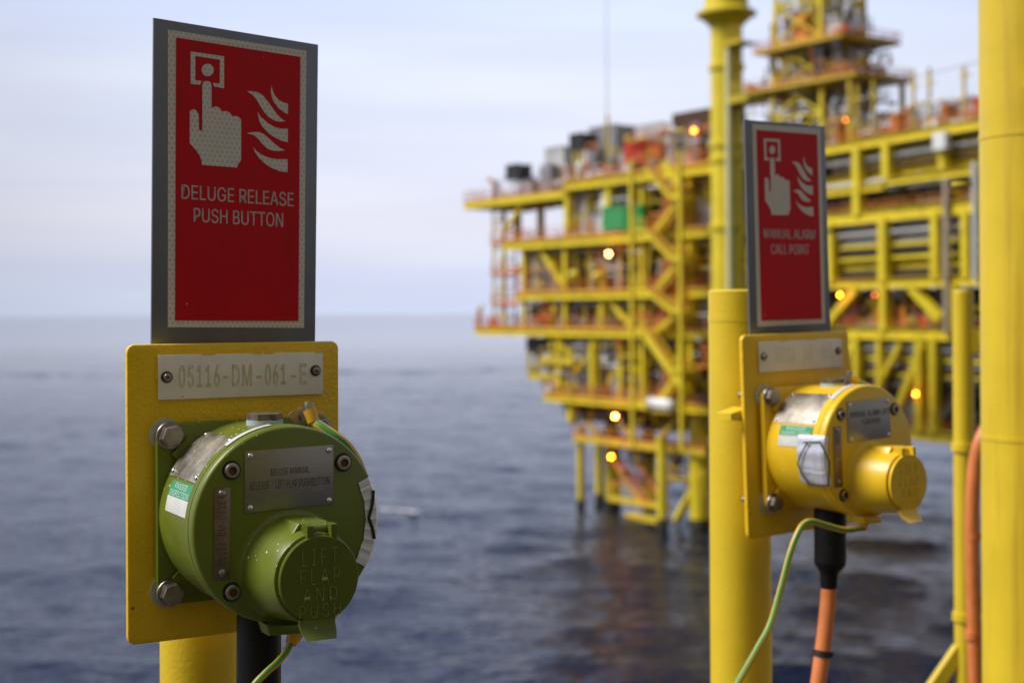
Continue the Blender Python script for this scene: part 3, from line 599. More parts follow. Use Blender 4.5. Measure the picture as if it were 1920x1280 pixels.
# ---------------------------------------------------------------- right edge: big post, slim post, orange hose
ID = Matrix.Identity(3)
def upright(name, px, py_top, Y, r, label, seg=64, top_open=False):
    a = at(px, 640, Y); top = at(px, py_top, Y).z; fr = Frame((a.x, a.y, DECK_Z), ID)
    t = thing(name, fr, label, 'post'); H = top - DECK_Z
    bm = new(); cyl(bm, (0, 0, 0), (0, 0, H - .004), r, seg); cyl(bm, (0, 0, H - .004), (0, 0, H), r, seg, r * .92)
    for zw in (EYE - DECK_Z - .17, EYE - DECK_Z + .23): cyl(bm, (0, 0, zw - .003), (0, 0, zw + .003), r * 1.012, seg)      # weld seams
    obj('tube', bm, M_post, t)
    bm = new(); cyl(bm, (0, 0, 0), (0, 0, .012), r * 2, 40); obj('base_flange', bm, M_post, t)
    return t, fr
bigp, fb = upright('support_column', 1941, -500, 1.9, .0700, 'thick yellow column cut by the right edge of the view')
for py in (172, 395, 842):
    p = fb.local(at(1941, py, 1.9)); bm = new(); cyl(bm, (-.022, -.060, p.z), (-.030, -.092, p.z), .012, 20); cyl(bm, (-.030, -.092, p.z), (-.031, -.097, p.z), .015, 6); obj('pipe_clip', bm, M_post, bigp)
slim, fs = upright('guard_post', 1806, 543, 2.6, .0185, 'slim yellow post with a diagonal foot brace beside the orange hose', 40)
a = fs.local(at(1800, 1215, 2.6)); b = fs.local(at(1742, 1300, 2.6)); dv = (b - a).normalized()
bm = new(); beam(bm, a, a + dv * ((a.z) / -dv.z), .022, .022); obj('foot_brace', bm, M_post, slim)
z0 = fs.local(at(1806, 838, 2.6)).z; z1 = fs.local(at(1806, 640, 2.6)).z; z2 = fs.local(at(1806, 1155, 2.6)).z
for z in (z0, z2):
    bm = new(); cyl(bm, (0, 0, z - .007), (0, 0, z + .007), .0225, 32); beam(bm, (.01, 0, z), (.045, -.01, z), .012, .010); obj('collar', bm, M_post, slim)
bm = new(); beam(bm, (.018, -.012, z1 - .02), (.018, -.012, z1 + .02), .014, .012); obj('lug', bm, M_post, slim)
fh = Frame(at(1830, 640, 2.25), ID); P = [fh.local(at(x, y, Y)) for x, y, Y in ((1890, 765, 2.3), (1862, 788, 2.27), (1840, 822, 2.25), (1828, 870, 2.25), (1823, 950, 2.25), (1823, 1060, 2.25), (1826, 1180, 2.25), (1829, 1300, 2.25), (1831, 1500, 2.25), (1832, 1900, 2.25))]
hz = thing('hose', fh, 'orange hose running down between the slim post and the thick column', 'hose')
bm = new(); tube(bm, P, .0108, 24); obj('sheath', bm, M_orange, hz)
for y in (1004, 1190):
    p = fh.local(at(1824, y, 2.25)); bm = new(); cyl(bm, p - Vector((0, 0, .006)), p + Vector((0, 0, .006)), .0122, 24); cyl(bm, p + Vector((.009, -.002, 0)), p + Vector((.022, -.002, 0)), .004, 12); obj('clip', bm, M_orange, hz)
# the deck all this stands on, below the frame, and the module wall behind the photographer
bm = new(); box(bm, -3.0, 4.5, -4.0, 3.0, DECK_Z - .15, DECK_Z); tag(obj('deck_floor', bm, PD, smooth=0), 'grey steel deck the posts stand on', 'deck', kind='structure')
bm = new(); box(bm, -2.6, 4.5, -3.6, -3.4, DECK_Z, DECK_Z + 4.2)
for x in range(9): beam(bm, (-2.3 + x * .8, -3.36, DECK_Z + .05), (-2.3 + x * .8, -3.36, DECK_Z + 4.1), .08)
tag(obj('module_wall', bm, PY2, smooth=0), 'yellow ribbed steel module wall behind the photographer', 'wall')

exec_platform = True
# ---------------------------------------------------------------- far platform
def pframe(origin, xdir):
    x = Vector((*xdir, 0)).normalized(); z = Vector((0, 0, 1)); y = z.cross(x); return Frame((*origin, 0), Matrix((x, y, z)).transposed())
FP = pframe((14, 133), (.573, -.819)); KM = 1.46; FM = pframe((.2737 * 103 * KM, 103 * KM), (.416, -.909))
def pf(px, py, off=0.0, fr=FP): return bp(fr, px, py, off, 1)
def xat(px, off=0.0, fr=FP): return bp(fr, px, 586, off, 1).x
def rail(bm, a, b, h=1.15, step=1.9):
    a, b = Vector(a), Vector(b); n = max(1, round((b - a).length / step)); up = Vector((0, 0, 1))
    for i in range(n + 1): p = a.lerp(b, i / n); beam(bm, p, p + up * h, .07)
    for k in (.55, 1.0): beam(bm, a + up * h * k, b + up * h * k, .075)
    beam(bm, a + up * .10, b + up * .10, .03, .2)
def stairs(bm, a, b, w, yo):
    """stringers, treads and rails of one flight from a down to b"""
    a, b = Vector(a), Vector(b)
    for y in (0, w): beam(bm, a + Vector((0, y, 0)), b + Vector((0, y, 0)), .12, .38)
    n = int(abs(a.z - b.z) / .22)
    for i in range(n): p = a.lerp(b, (i + .5) / n); box(bm, p.x - .14, p.x + .14, p.y, p.y + w, p.z - .03, p.z + .03)
def flight(parent, a, b, w=1.0):
    bm = new(); stairs(bm, a, b, w, 0); s = obj('stair_flight', bm, PY, parent, smooth=0)
    bm = new(); up = Vector((0, 0, 1.05)); a, b = Vector(a), Vector(b)
    for k in (.5, 1): beam(bm, a + up * k, b + up * k, .07)
    for i in range(6): p = a.lerp(b, i / 5); beam(bm, p, p + up, .06)
    obj('handrail', bm, PO, s, smooth=0)
def P_(name, bm, m, parent): return obj(name, bm, m, parent, smooth=30)
PAL = [PG, PL_, PD, PG, PY2, PW, PB, PD, PS, PL_, PO]
def clutter(parent, x0, x1, z, y0, y1, hmax, n, seed, pal=None):
    """small process equipment bolted to a deck"""
    rn = random.Random(seed)
    for i in range(n):
        x = x0 + (x1 - x0) * (i + rn.random() * .8) / n; y = y0 + (y1 - y0) * rn.random() ** 1.5; k = rn.random(); m = rn.choice(pal or PAL); bm = new()
        h = hmax * (.3 + .65 * rn.random()); w = .7 + 1.5 * rn.random()
        if k < .38:
            box(bm, x - w / 2, x + w / 2, y, y + .8 + rn.random(), z + .12, z + h); box(bm, x - w / 2 - .06, x + w / 2 + .06, y - .06, y + .9, z + h, z + h + .1); box(bm, x - w / 2 + .15, x - w / 2 + .75, y - .07, y, z + .4, z + h * .85)
            box(bm, x - w / 2, x + w / 2, y + .1, y + .7, z, z + .12); P_('cabinet', bm, m, parent)
        elif k < .62:
            r = .3 + .5 * rn.random(); cyl(bm, (x, y + r, z + .25), (x, y + r, z + h), r, 14); cyl(bm, (x, y + r, z + h), (x, y + r, z + h + r * .5), r, 14, r * .4); cyl(bm, (x, y + r, z + h), (x, y + r, z + h + r * .5 + .4), .12, 8)
            for a in range(3): beam(bm, (x + r * .7 * math.cos(a * 2.1), y + r + r * .7 * math.sin(a * 2.1), z), (x + r * .7 * math.cos(a * 2.1), y + r + r * .7 * math.sin(a * 2.1), z + .4), .1)
            P_('vessel', bm, m, parent)
        elif k < .8:
            r = .25 + .3 * rn.random(); l = 1 + 1.6 * rn.random(); zz_ = z + .5 + r
            cyl(bm, (x - l / 2, y + r, zz_), (x + l / 2, y + r, zz_), r, 14)
            for s in (-1, 1): cyl(bm, (x + s * l / 2, y + r, zz_), (x + s * (l / 2 + r * .4), y + r, zz_), r, 14, r * .5); beam(bm, (x + s * l * .3, y + r, z), (x + s * l * .3, y + r, zz_), .2, r)
            P_('drum', bm, m, parent)
        else:
            for q in range(3):
                xx = x + q * .35 - .35; cyl(bm, (xx, y + .2, z), (xx, y + .2, z + hmax * 1.0), .10, 10); cyl(bm, (xx, y + .2, z + h * .6), (xx + .9, y + .2, z + h * .6 + .0), .10, 10)
            P_('riser_pipe', bm, rn.choice([PS, PY2, PL_, PG]), parent)
def pipework(parent, x0, x1, z0, z1, y0, y1, n, seed, name='pipework', pal=None):
    """tangle of thin pipes, elbows, valves and cable trays between two decks"""
    rn = random.Random(seed); groups = {}
    for i in range(n):
        m = rn.choice(pal or [PY2, PS, PG, PO, PL_, PY, PD, PY2, PB]); bm = groups.setdefault(m.name, (new(), m))[0]
        p = Vector((rn.uniform(x0, x1), rn.uniform(y0, y1), rn.uniform(z0, z1))); r = rn.uniform(.05, .13)
        for k in range(rn.randint(2, 4)):
            d = rn.choice([Vector((1, 0, 0)), Vector((-1, 0, 0)), Vector((0, 0, 1)), Vector((0, 0, -1)), Vector((0, 1, 0))]) * rn.uniform(.6, 2.8); q = p + d
            q = Vector((min(max(q.x, x0), x1), min(max(q.y, y0), y1), min(max(q.z, z0), z1)))
            if (q - p).length < .2: continue
            cyl(bm, p, q, r, 8); cyl(bm, p.lerp(q, .46), p.lerp(q, .54), r * 1.9, 8); p = q
        if rn.random() < .5: box(bm, p.x - .2, p.x + .2, p.y - .2, p.y + .2, max(z0, p.z - .35), min(z1, p.z + .25))
    for bm, m in groups.values(): P_(name, bm, m, parent)['kind'] = 'stuff'      # a tangle nobody could count
plat = thing('offshore_platform', FP, 'multi deck yellow offshore platform standing on legs in the sea', 'platform')
XR = xat(1398); DEEP = 13.0
#        z      left px, right px,  beam depth, thickness
DECKS = [(11.4, 1022, 1398, .55), (18.25, 893, 1398, .65), (22.0, 972, 1398, .65), (27.5, 948, 1398, .75), (33.2, 1060, 1398, .8)]
for i, (z, pl, pr, th) in enumerate(DECKS):
    x0, x1 = xat(pl), xat(pr)
    bm = new(); box(bm, x0 + .2, x1, .2, DEEP, z - .25, z); P_('deck_plate', bm, PD, plat)
    bm = new(); box(bm, x0, x1 + .1, -.2, .2, z - th, z + .06); box(bm, x0, x1 + .1, -.42, .42, z - .02, z + .10); box(bm, x0, x1 + .1, -.42, .42, z - th - .04, z - th + .08)
    P_('edge_girder', bm, PY, plat)
    bm = new(); box(bm, x0 - .02, x0 + .32, .2, DEEP, z - th, z - .27)
    x = x0 + 2.5
    while x < x1 - 1: box(bm, x, x + .25, .3, DEEP - .2, z - .75, z - .26); x += 3.1
    P_('deck_beams', bm, PB, plat)
    bm = new(); rail(bm, (x0 + .1, -.25, z + .1), (x1, -.25, z + .1)); rail(bm, (x0 + .1, -.2, z + .1), (x0 + .1, DEEP, z + .1)); P_('handrail', bm, PO, plat)
    if i < 4:
        h = DECKS[i + 1][0] - z; xa = max(x0, xat(DECKS[i + 1][1])) + 1.2
        clutter(plat, xa - .6, x1 - .5, z, .5, 2.6, h * .72, (16, 20, 16, 18)[i], 11 + i)
        re_ = random.Random(90 + i)
        for k in range(5):                                 # end walls and crosswise cabinets of the left bays
            xw = xa + .3 + k * 3.1; bm = new(); y = .9
            while y < 8.5:
                l = re_.uniform(.8, 1.9); hh = (h - .9) * re_.uniform(.45, 1.0); box(bm, xw, xw + .25, y, y + l, z, z + hh); box(bm, xw - .12, xw + .35, y + .15, y + l * .8, z + hh * .5, z + hh * .62); y += l + re_.uniform(.02, .3)
            P_('partition', bm, re_.choice([PG, PL_, PD, PB, PD, PG]), plat)
        clutter(plat, xa - 1.5, xa + 6.5, z, .4, 1.8, h * .95, 7, 300 + i, [PL_, PG, PW, PL_, PO, PG])
        pipework(plat, xa - 1.5, x1 - .3, z + .2, z + h - 1.0, -.1, 2.4, 120, 400 + i, pal=[PY2, PS, PG, PO, PL_, PY, PD, PO, PB, PW, PR])
        xx = xa; rb = random.Random(60 + i)                # back walls, bay by bay
        while xx < x1 - 1:
            l = min(rb.uniform(3.0, 5.5), x1 - xx); yb_ = rb.uniform(3.4, 5.4); bm = new(); box(bm, xx, xx + l - .05, yb_, yb_ + .2, z, z + h - .8); q = xx + .3
            while q < xx + l - .4: box(bm, q, q + .2, yb_ - .18, yb_, z, z + h - .8); q += 1.2
            box(bm, xx + .5, xx + l * .7, yb_ - .3, yb_, z + h * .35, z + h * .42)
            P_('bulkhead', bm, rb.choice([PD, PD, PB, PG, PD, PB]), plat); xx += l
        bm = new(); xx = xa                                # slim posts and mid rails of the face
        while xx < x1: beam(bm, (xx, .35 + .8 * rb.random(), z), (xx, .5, z + h - .8), .2); xx += rb.uniform(1.4, 3.2)
        beam(bm, (xa, 1.4, z + h * .55), (x1, 1.4, z + h * .55), .28); P_('face_posts', bm, PY2, plat)
        for k in range(3):                               # pipe runs slung under the deck above
            bm = new(); zz_ = z + h - 1.25 - .32 * k; yy = .7 + .7 * k; cyl(bm, (xa, yy, zz_), (x1, yy, zz_), .16 + .05 * (k % 2), 10)
            xx = xa + 1
            while xx < x1: beam(bm, (xx, yy, zz_), (xx, yy, z + h - .7), .1); xx += 4
            P_('pipe_run', bm, (PS, PY2, PG)[k], plat)
# cantilevered wing at the upper left
x0, x1 = xat(874), xat(1064); zc = 32.4
bm = new(); box(bm, x0, x1, .2, 9, zc - .25, zc); P_('deck_plate', bm, PG, plat)
bm = new(); box(bm, x0, x1, -.2, .2, zc - .75, zc + .05); box(bm, x0 - .02, x0 + .3, .2, 9, zc - .75, zc - .27)
xx = x0 + 2
while xx < x1: box(bm, xx, xx + .25, .2, 8.8, zc - .7, zc - .26); xx += 2.6
P_('edge_girder', bm, PY, plat)
bm = new(); rail(bm, (x0 + .1, -.2, zc), (x1, -.2, zc)); rail(bm, (x0 + .1, -.2, zc), (x0 + .1, 9, zc)); P_('handrail', bm, PO, plat)
clutter(plat, xat(955), xat(1062), zc, .8, 5, 3.6, 7, 77, [PG, PL_, PY2, PW, PG]); clutter(plat, xat(905), xat(960), zc, .8, 3, 2.2, 3, 78, [PD, PY2, PL_])
for px0, py0, px1, py1, w in ((1008, 456, 1060, 540, .55), (1078, 470, 1004, 456, .01), (985, 375, 950, 430, .35), (1130, 545, 1185, 612, .5), (1045, 632, 1088, 690, .4), (1075, 760, 1035, 640, .5), (1125, 640, 1078, 700, .45)):
    if w < .1: continue
    bm = new(); beam(bm, pf(px0, py0, .4), pf(px1, py1, .4), w); P_('brace', bm, PY, plat)
def column(px, z0, z1, off=.0, w=.7, m=None, rnd=False):
    x = xat(px, off); bm = new()
    if rnd: cyl(bm, (x, off, z0), (x, off, z1), w / 2, 20)
    else: beam(bm, (x, off, z0), (x, off, z1), w)
    P_('column', bm, m or PY, plat)
for px, i0, i1, w in ((1068, 3, 4, .75), (1145, 3, 4, .8), (1206, 0, 4, .45), (1276, 0, 4, .6), (1296, 0, 4, .5), (1372, 0, 4, .9), (984, 1, 3, .5), (1062, 1, 3, .55), (1130, 1, 2, .5), (1050, 0, 1, .6), (1112, 0, 1, .6), (1165, 0, 1, .45)):
    column(px, DECKS[i0][0] + .08, DECKS[i1][0] - DECKS[i1][3], .3, w)
for px in (1100, 1180, 1250, 1330): column(px, 11.5, 32.2, 6.2, .8, PY2)
column(972, 27.6, 31.6, 3, .6); column(1015, 27.6, 31.6, 5, .6)
# ladder tower at the left edge
bm = new(); xa, xb = xat(926, 1), xat(948, 1)
for x in (xa, xb):
    for y in (1, 2.3): beam(bm, (x, y, 18.3), (x, y, 31.6), .18)
z = 18.6
while z < 31.5: beam(bm, (xa, 1, z), (xb, 1, z), .16); beam(bm, (xa, 2.3, z), (xb, 2.3, z), .16); z += 1.05
for k in range(5): beam(bm, (xa, 1, 18.6 + k * 2.6), (xb, 1, 21.2 + k * 2.6), .12)
P_('ladder_tower', bm, PY2, plat)
for k in range(3):
    bm = new(); zz_ = 21.0 + k * 3.3; box(bm, xa - .1, xat(985), .6, 2.8, zz_ - .12, zz_); rail(bm, (xa, .7, zz_), (xat(985), .7, zz_)); P_('landing', bm, PO, plat)
# stair tower, one flight per half deck
xs0, xs1 = xat(1212, -1.6), xat(1282, -1.6)
zs = [33.2, 30.3, 27.5, 24.8, 22.0, 20.1, 18.25, 14.8, 11.4]
for k, (za, zb) in enumerate(zip(zs, zs[1:])):
    if k % 2 == 0: flight(plat, (xs0 + 1.0, -2.6, za), (xs1 - .6, -2.6, zb), 1.0)
    else: flight(plat, (xs1 - .6, -1.4, za), (xs0 + 1.0, -1.4, zb), .9)
    bm = new()
    if k % 2 == 0: box(bm, xs1 - .7, xs1 + .9, -2.7, -.4, zb - .2, zb); rail(bm, (xs1 - .7, -2.65, zb), (xs1 + .9, -2.65, zb), step=.8)
    else: box(bm, xs0 - .7, xs0 + 1.0, -2.7, -.4, zb - .2, zb); rail(bm, (xs0 - .7, -2.65, zb), (xs0 + 1.0, -2.65, zb), step=.8)
    P_('landing', bm, PY, plat)
for x, y in ((xs0 - .7, -2.7), (xs1 + .9, -2.7)):
    bm = new(); beam(bm, (x, y, 7.6), (x, y, 34.2), .35); P_('column', bm, PY, plat)
bm = new(); beam(bm, pf(1205, 620, -2.2), pf(1290, 735, -2.2), .6); P_('brace', bm, PY, plat)
bm = new(); beam(bm, pf(1245, 305, -2.2), pf(1275, 345, -2.2), .6); P_('brace', bm, PY, plat)
# orange mesh screens of the stair tower
for k in range(4):
    bm = new(); z0 = (28.0, 22.5, 18.7, 12.0)[k]; x0_ = xat(1250, -.2); x1_ = xat(1290, -.2); n = 9
    for i in range(n): beam(bm, (x0_ + (x1_ - x0_) * i / (n - 1), -.5, z0), (x0_ + (x1_ - x0_) * i / (n - 1), -.5, z0 + 3.6), .12)
    for i in range(7): beam(bm, (x0_, -.5, z0 + i * .6), (x1_, -.5, z0 + i * .6), .12)
    P_('screen', bm, PO, plat)
# lower wings and hanging baskets
bm = new(); a, b = xat(1013), xat(1075); box(bm, a, b, 0, 5, 15.0, 15.2); box(bm, a, b, -.15, .15, 14.6, 15.3); rail(bm, (a, -.1, 15.2), (b, -.1, 15.2)); P_('landing', bm, PY2, plat)
bm = new(); a, b = xat(985), xat(1050); box(bm, a, b, .5, 4, 13.2, 13.4); box(bm, a, b, .3, .6, 12.9, 13.5); rail(bm, (a, .4, 13.4), (b, .4, 13.4)); beam(bm, (a, .45, 13.4), (a, .45, 16), .3); P_('landing', bm, PY2, plat)
bm = new(); a, b = xat(972), xat(1022); box(bm, a, b, 1, 4, 15.6, 17.3); box(bm, a + .3, b - .3, .8, 1, 15.9, 17.0); P_('basket', bm, PD, plat)
clutter(plat, xat(1060), xat(1190), 11.5, .5, 4, 3.0, 7, 91, [PO, PY2, PB, PY2, PR])
# the tapering mass of steel under the main decks
pipework(plat, xat(1035), xat(1390), 12.0, 17.2, 0, 4.0, 150, 501, pal=[PY2, PD, PO, PB, PY, PG, PD, PO]); pipework(plat, xat(1065), xat(1330), 8.6, 11.0, .0, 4.5, 70, 502, pal=[PY2, PD, PY, PO, PG]); pipework(plat, xat(1100), xat(1330), 3.0, 7.0, .3, 5.0, 40, 503, pal=[PD, PO, PY2, PB])
pipework(plat, xat(1070), xat(1390), 33.6, 37.0, .2, 6.0, 120, 504, pal=[PY2, PG, PL_, PS, PD, PO, PY]); pipework(plat, xat(895), xat(1060), 32.6, 35.0, .2, 5.0, 45, 505, pal=[PY2, PG, PL_, PS, PD, PO])
for (q0, q1, w) in (((1000, 690), (1062, 762), .4), ((1020, 640), (1105, 755), .45), ((1190, 640), (1120, 755), .45), ((1140, 765), (1200, 835), .4), ((1080, 765), (1135, 832), .35), ((1290, 765), (1225, 835), .45), ((1330, 765), (1300, 835), .4)):
    bm = new(); beam(bm, pf(*q0, 1.2), pf(*q1, 1.2), w); P_('brace', bm, PY2, plat)
bm = new(); box(bm, xat(1075, 6), xat(1395, 6), 6.0, 6.3, 8.4, 11.0); x = xat(1075, 6)
while x < xat(1395, 6): box(bm, x, x + .3, 5.75, 6.0, 8.4, 11.0); x += 1.9
P_('bulkhead', bm, PD, plat)
pipework(plat, xat(988), xat(1062), 13.6, 17.6, .1, 3.0, 55, 506, pal=[PY2, PY, PO, PB, PG, PD]); pipework(plat, xat(1045), xat(1100), 9.0, 12.5, .3, 3.0, 30, 507, pal=[PY2, PY, PO, PB, PD])
# legs, boat landing and bracing
def leg(px, w, ztop, off=0, batter=0):
    x = xat(px, off); bm = new(); cyl(bm, (x + batter, off, -6), (x, off, ztop), w / 2, 24); cyl(bm, (x, off, ztop - .35), (x, off, ztop), w / 2 * 1.12, 24); lg_ = P_('leg', bm, PY, plat); bm = new(); cyl(bm, (x + batter, off, -3), (x + batter, off, .55), w / 2 + .05, 24); cyl(bm, (x + batter, off, .55), (x + batter, off, .95), w / 2 + .05, 24, w / 2 + .01); P_('marine_growth', bm, M_growth, lg_)
M_growth = mat('marine_growth', (.045, .045, .02), .8, var=.4, vs=3)
leg(1087, .78, 8.3, 1.0); leg(1122, .9, 7.5, 5.5); leg(1147, 1.6, 11.0, 4.0); leg(1240, .95, 8.4, -1.2); leg(1310, 1.9, 11.0, 1.5); leg(1385, 1.6, 11.0, 1.5); leg(1215, 1.4, 11.0, 9.0); leg(1065, .9, 11.0, 1.5) if False else None
bm = new(); cyl(bm, (xat(1062), .8, 8.9), (xat(1062), .8, 11.0), .7, 24); cyl(bm, (xat(1062), .8, 8.6), (xat(1062), .8, 8.9), .4, 24); P_('stub_leg', bm, PY, plat)
a, b = xat(1082, .8), xat(1330, .8)
bm = new(); box(bm, a, b, .4, 4.2, 7.2, 7.4); P_('boat_landing', bm, PB, plat)
bm = new(); box(bm, a, b, .1, .4, 6.9, 7.5); P_('edge_girder', bm, PY2, plat)
bm = new(); rail(bm, (a, .2, 7.5), (b, .2, 7.5)); P_('handrail', bm, PO, plat)
bm = new(); box(bm, xat(1140, 1), xat(1240, 1), .8, 2.2, 1.3, 1.7); box(bm, xat(1180, 0), xat(1240, 0), -.8, .5, .2, .7); rail(bm, (xat(1140, 1), .9, 1.7), (xat(1240, 1), .9, 1.7)); P_('lower_landing', bm, PY2, plat)
for (q0, q1, w, m) in (((1160, 880), (1205, 945), .5, PY2), ((1185, 850), (1240, 935), .45, PO), ((1325, 870), (1268, 975), .8, PY), ((1230, 890), (1330, 905), .55, PY2), ((1205, 740), (1240, 780), .5, PY)):
    bm = new(); cyl(bm, pf(*q0, 2.0), pf(*q1, 2.0), w / 2, 14); P_('brace', bm, m, plat)
bm = new(); flight_a = pf(1150, 865, .9); flight_b = pf(1215, 950, .9); stairs(bm, flight_a, flight_b, 1, 0); P_('stair_flight', bm, PO, plat)
# items that stand on the platform
def stand(name, px, py_top, py_bot, pw, depth, off, m, label, cat, parts='box', group=None):
    pb = pf(px, py_bot, off); pt = pf(px, py_top, off); w = abs(xat(px + pw / 2, off) - xat(px - pw / 2, off)); h = pt.z - pb.z
    fr = Frame(FP.O + FP.M @ pb, FP.M); t = thing(name, fr, label, cat, group)
    return t, w, h
def container(px, yt, yb, pw, m, label, off=.8, depth=2.4, name='container', cat='container'):
    t, w, h = stand(name, px, yt, yb, pw, depth, off, m, label, cat); bm = new(); box(bm, -w / 2, w / 2, 0, depth, .12, h - .08); n = max(3, int(w / .35))
    for i in range(n): x = -w / 2 + .1 + (w - .2) * i / (n - 1); box(bm, x - .05, x + .05, -.05, -.001, .2, h - .15)
    P_('shell', bm, m, t); bm = new()
    for x in (-w / 2, w / 2):
        for y in (0, depth): beam(bm, (x, y, 0), (x, y, h), .16)
    for z in (.06, h - .06): beam(bm, (-w / 2, -.03, z), (w / 2, -.03, z), .14); beam(bm, (-w / 2, depth, z), (w / 2, depth, z), .14)
    P_('corner_frame', bm, m, t); return t
container(1149, 386, 430, 37, mat('container_light_green', (.07, .38, .13), .5, var=.1, vs=.4), 'pale green container at the left of the green pair on the middle deck', off=-.35, depth=2.0)
container(1185, 386, 430, 36, PGR, 'darker green container at the right of the green pair on the middle deck', off=-.35, depth=2.0)
container(1188, 262, 306, 32, PR, 'tall red cabinet on the top deck above the green containers', off=1.2, depth=1.6, name='cabinet', cat='cabinet')
container(1225, 266, 300, 24, mat('cabinet_orange', (.62, .16, .03), .5, var=.1, vs=.4), 'small orange cabinet beside the tall red one on the top deck', off=1.4, depth=1.5, name='cabinet', cat='cabinet')
container(1300, 208, 262, 76, PB, 'rust brown louvred housing highest on the top deck next to the tall stack', off=3.5, depth=4, name='housing', cat='housing')
container(1081, 250, 279, 24, PD, 'dark grey box raised on yellow legs on the top deck', off=2, depth=1.8, name='equipment_box', cat='box')
bm = new(); pb = pf(1081, 279, 2)
for s in (-.6, .6): beam(bm, (pb.x + s, 2.3, 33.2), (pb.x + s, 2.3, pb.z), .3)
beam(bm, (pb.x - .6, 2.3, 33.4), (pb.x + .6, 2.3, pb.z - .1), .2); P_('box_stand', bm, PY2, plat)
container(1040, 275, 335, 34, PL_, 'light grey tall unit on the upper left wing', off=3, depth=2.5, name='equipment_box', cat='box')
container(962, 308, 338, 24, PD, 'dark box in a yellow frame near the tip of the upper left wing', off=1.5, depth=1.5, name='equipment_box', cat='box')
container(1130, 236, 318, 50, PG, 'wide mid grey unit behind the antenna mast on the top deck', off=5, depth=3, name='equipment_box', cat='box')
container(1218, 232, 300, 50, PL_, 'white clad unit on the top deck right of the antenna mast', off=5, depth=3, name='equipment_box', cat='box')
container(1258, 236, 305, 34, PW, 'white unit beside the brown housing on the top deck', off=4.2, depth=3, name='equipment_box', cat='box')
clutter(plat, xat(1090), xat(1300), 33.2, 1.0, 6, 4.2, 20, 55, [PG, PL_, PY2, PO, PG, PW, PB])
t, w, h = stand('storage_tank', 1239, 745, 768, 42, 2, -1.8, PW, 'white horizontal tank hung at the lowest main deck', 'tank')
bm = new(); r = h / 2; cyl(bm, (-w / 2, 0, r), (w / 2, 0, r * .8), r, 20)
for s in (-1, 1): cyl(bm, (s * w / 2, 0, r * (.9 - .1 * s)), (s * (w / 2 + .25), 0, r * (.9 - .1 * s)), r, 20, r * .5)
P_('shell', bm, PW, t); bm = new(); box(bm, -w / 2, w / 2, -.3, 1.6, -.25, 0); P_('cradle', bm, PY2, t)
t, w, h = stand('drum', 1051, 665, 683, 10, 1, 1.0, PBL, 'blue drum on the lower left landing', 'drum')
bm = new(); cyl(bm, (0, .4, 0), (0, .4, h), .3, 18); cyl(bm, (0, .4, h * .33), (0, .4, h * .37), .32, 18); cyl(bm, (0, .4, h * .66), (0, .4, h * .70), .32, 18); P_('shell', bm, PBL, t)
for i, (px, py, r) in enumerate(((1078, 517, 12), (1121, 519, 11))):
    t, w, h = stand('float_buoy', px, py - r, py + r, 2 * r, 1, -.1, PY, ('larger' if i == 0 else 'smaller') + ' round yellow buoy on the rail of the deck below the green containers', 'buoy')
    bm = new(); rr = h / 2
    lathe(bm, [(rr * math.cos(R_(a)), rr + rr * math.sin(R_(a))) for a in range(-80, 81, 20)], seg=20); P_('shell', bm, PY, t)
    bm = new(); lathe(bm, [(rr * 1.02, rr * .92), (rr * 1.02, rr * 1.08)], seg=20, close=False); cyl(bm, (0, 0, rr * 1.9), (0, 0, rr * 2.2), .08, 8); P_('band', bm, PD, t)
# antenna
t = thing('antenna_mast', Frame(FP.O + FP.M @ pf(1139, 300, 2), FP.M), 'thin whip antenna rising from the top deck against the sky', 'antenna')
bm = new(); cyl(bm, (0, 0, -1), (0, 0, 4.5), .16, 10); P_('mast', bm, PY2, t); bm = new(); cyl(bm, (0, 0, 4.5), (0, 0, 26), .045, 8, .02); P_('whip', bm, PG, t)
# orange davit at the left tip
t = thing('davit_post', Frame(FP.O + FP.M @ pf(899, 612, .2), FP.M), 'orange davit post at the left tip of the main deck', 'davit')
bm = new(); beam(bm, (0, 0, -.5), (0, 0, 2.0), .35); P_('post', bm, PO, t); bm = new(); beam(bm, (0, 0, 1.9), (.8, 0, 2.3), .2); P_('arm', bm, PY2, t)
for i, px in enumerate((915, 927)):
    t, w, h = stand('float_buoy', px, 592, 616, 14, 1, .2, PR, ('left' if i == 0 else 'right') + ' one of two red cones at the left end of the main deck', 'cone')
    t.name = 'marker_cone' if i == 0 else 'marker_cone.001'
    bm = new(); cyl(bm, (0, .3, .08), (0, .3, h), .38, 16, .08); P_('cone', bm, PR, t); bm = new(); box(bm, -.45, .45, -.15, .75, 0, .08); P_('foot', bm, PO, t)

# tall yellow stack
Y0 = 118; sp_ = at(1365, 586, Y0); fst = Frame((sp_.x, sp_.y, 0), FP.M)
stk = thing('tall_stack', fst, 'tall yellow tubular stack with a flared collar at the top', 'stack')
ztop = at(1362, 28, Y0).z
bm = new(); cyl(bm, (0, 0, -6), (0, 0, ztop), 1.32, 40); P_('shell', bm, PY, stk)
bm = new(); lathe(bm, [(1.34, ztop - 1.0), (2.0, ztop - .35), (2.5, ztop - .1), (2.5, ztop + .15), (2.1, ztop + .3), (1.85, ztop + .45), (1.75, ztop + 1.8), (1.75, ztop + 6)], seg=40); P_('collar', bm, PY, stk)
for py in (127, 272, 300, 425):
    z = at(1365, py, Y0).z; bm = new(); lathe(bm, [(1.34, z - .25), (1.5, z - .2), (1.5, z + .2), (1.34, z + .25)], seg=40); P_('ring', bm, PY, stk)
pa = fst.local(at(1368, 586, Y0 - 1.6)); zt = at(1368, 92, Y0 - 1.6).z
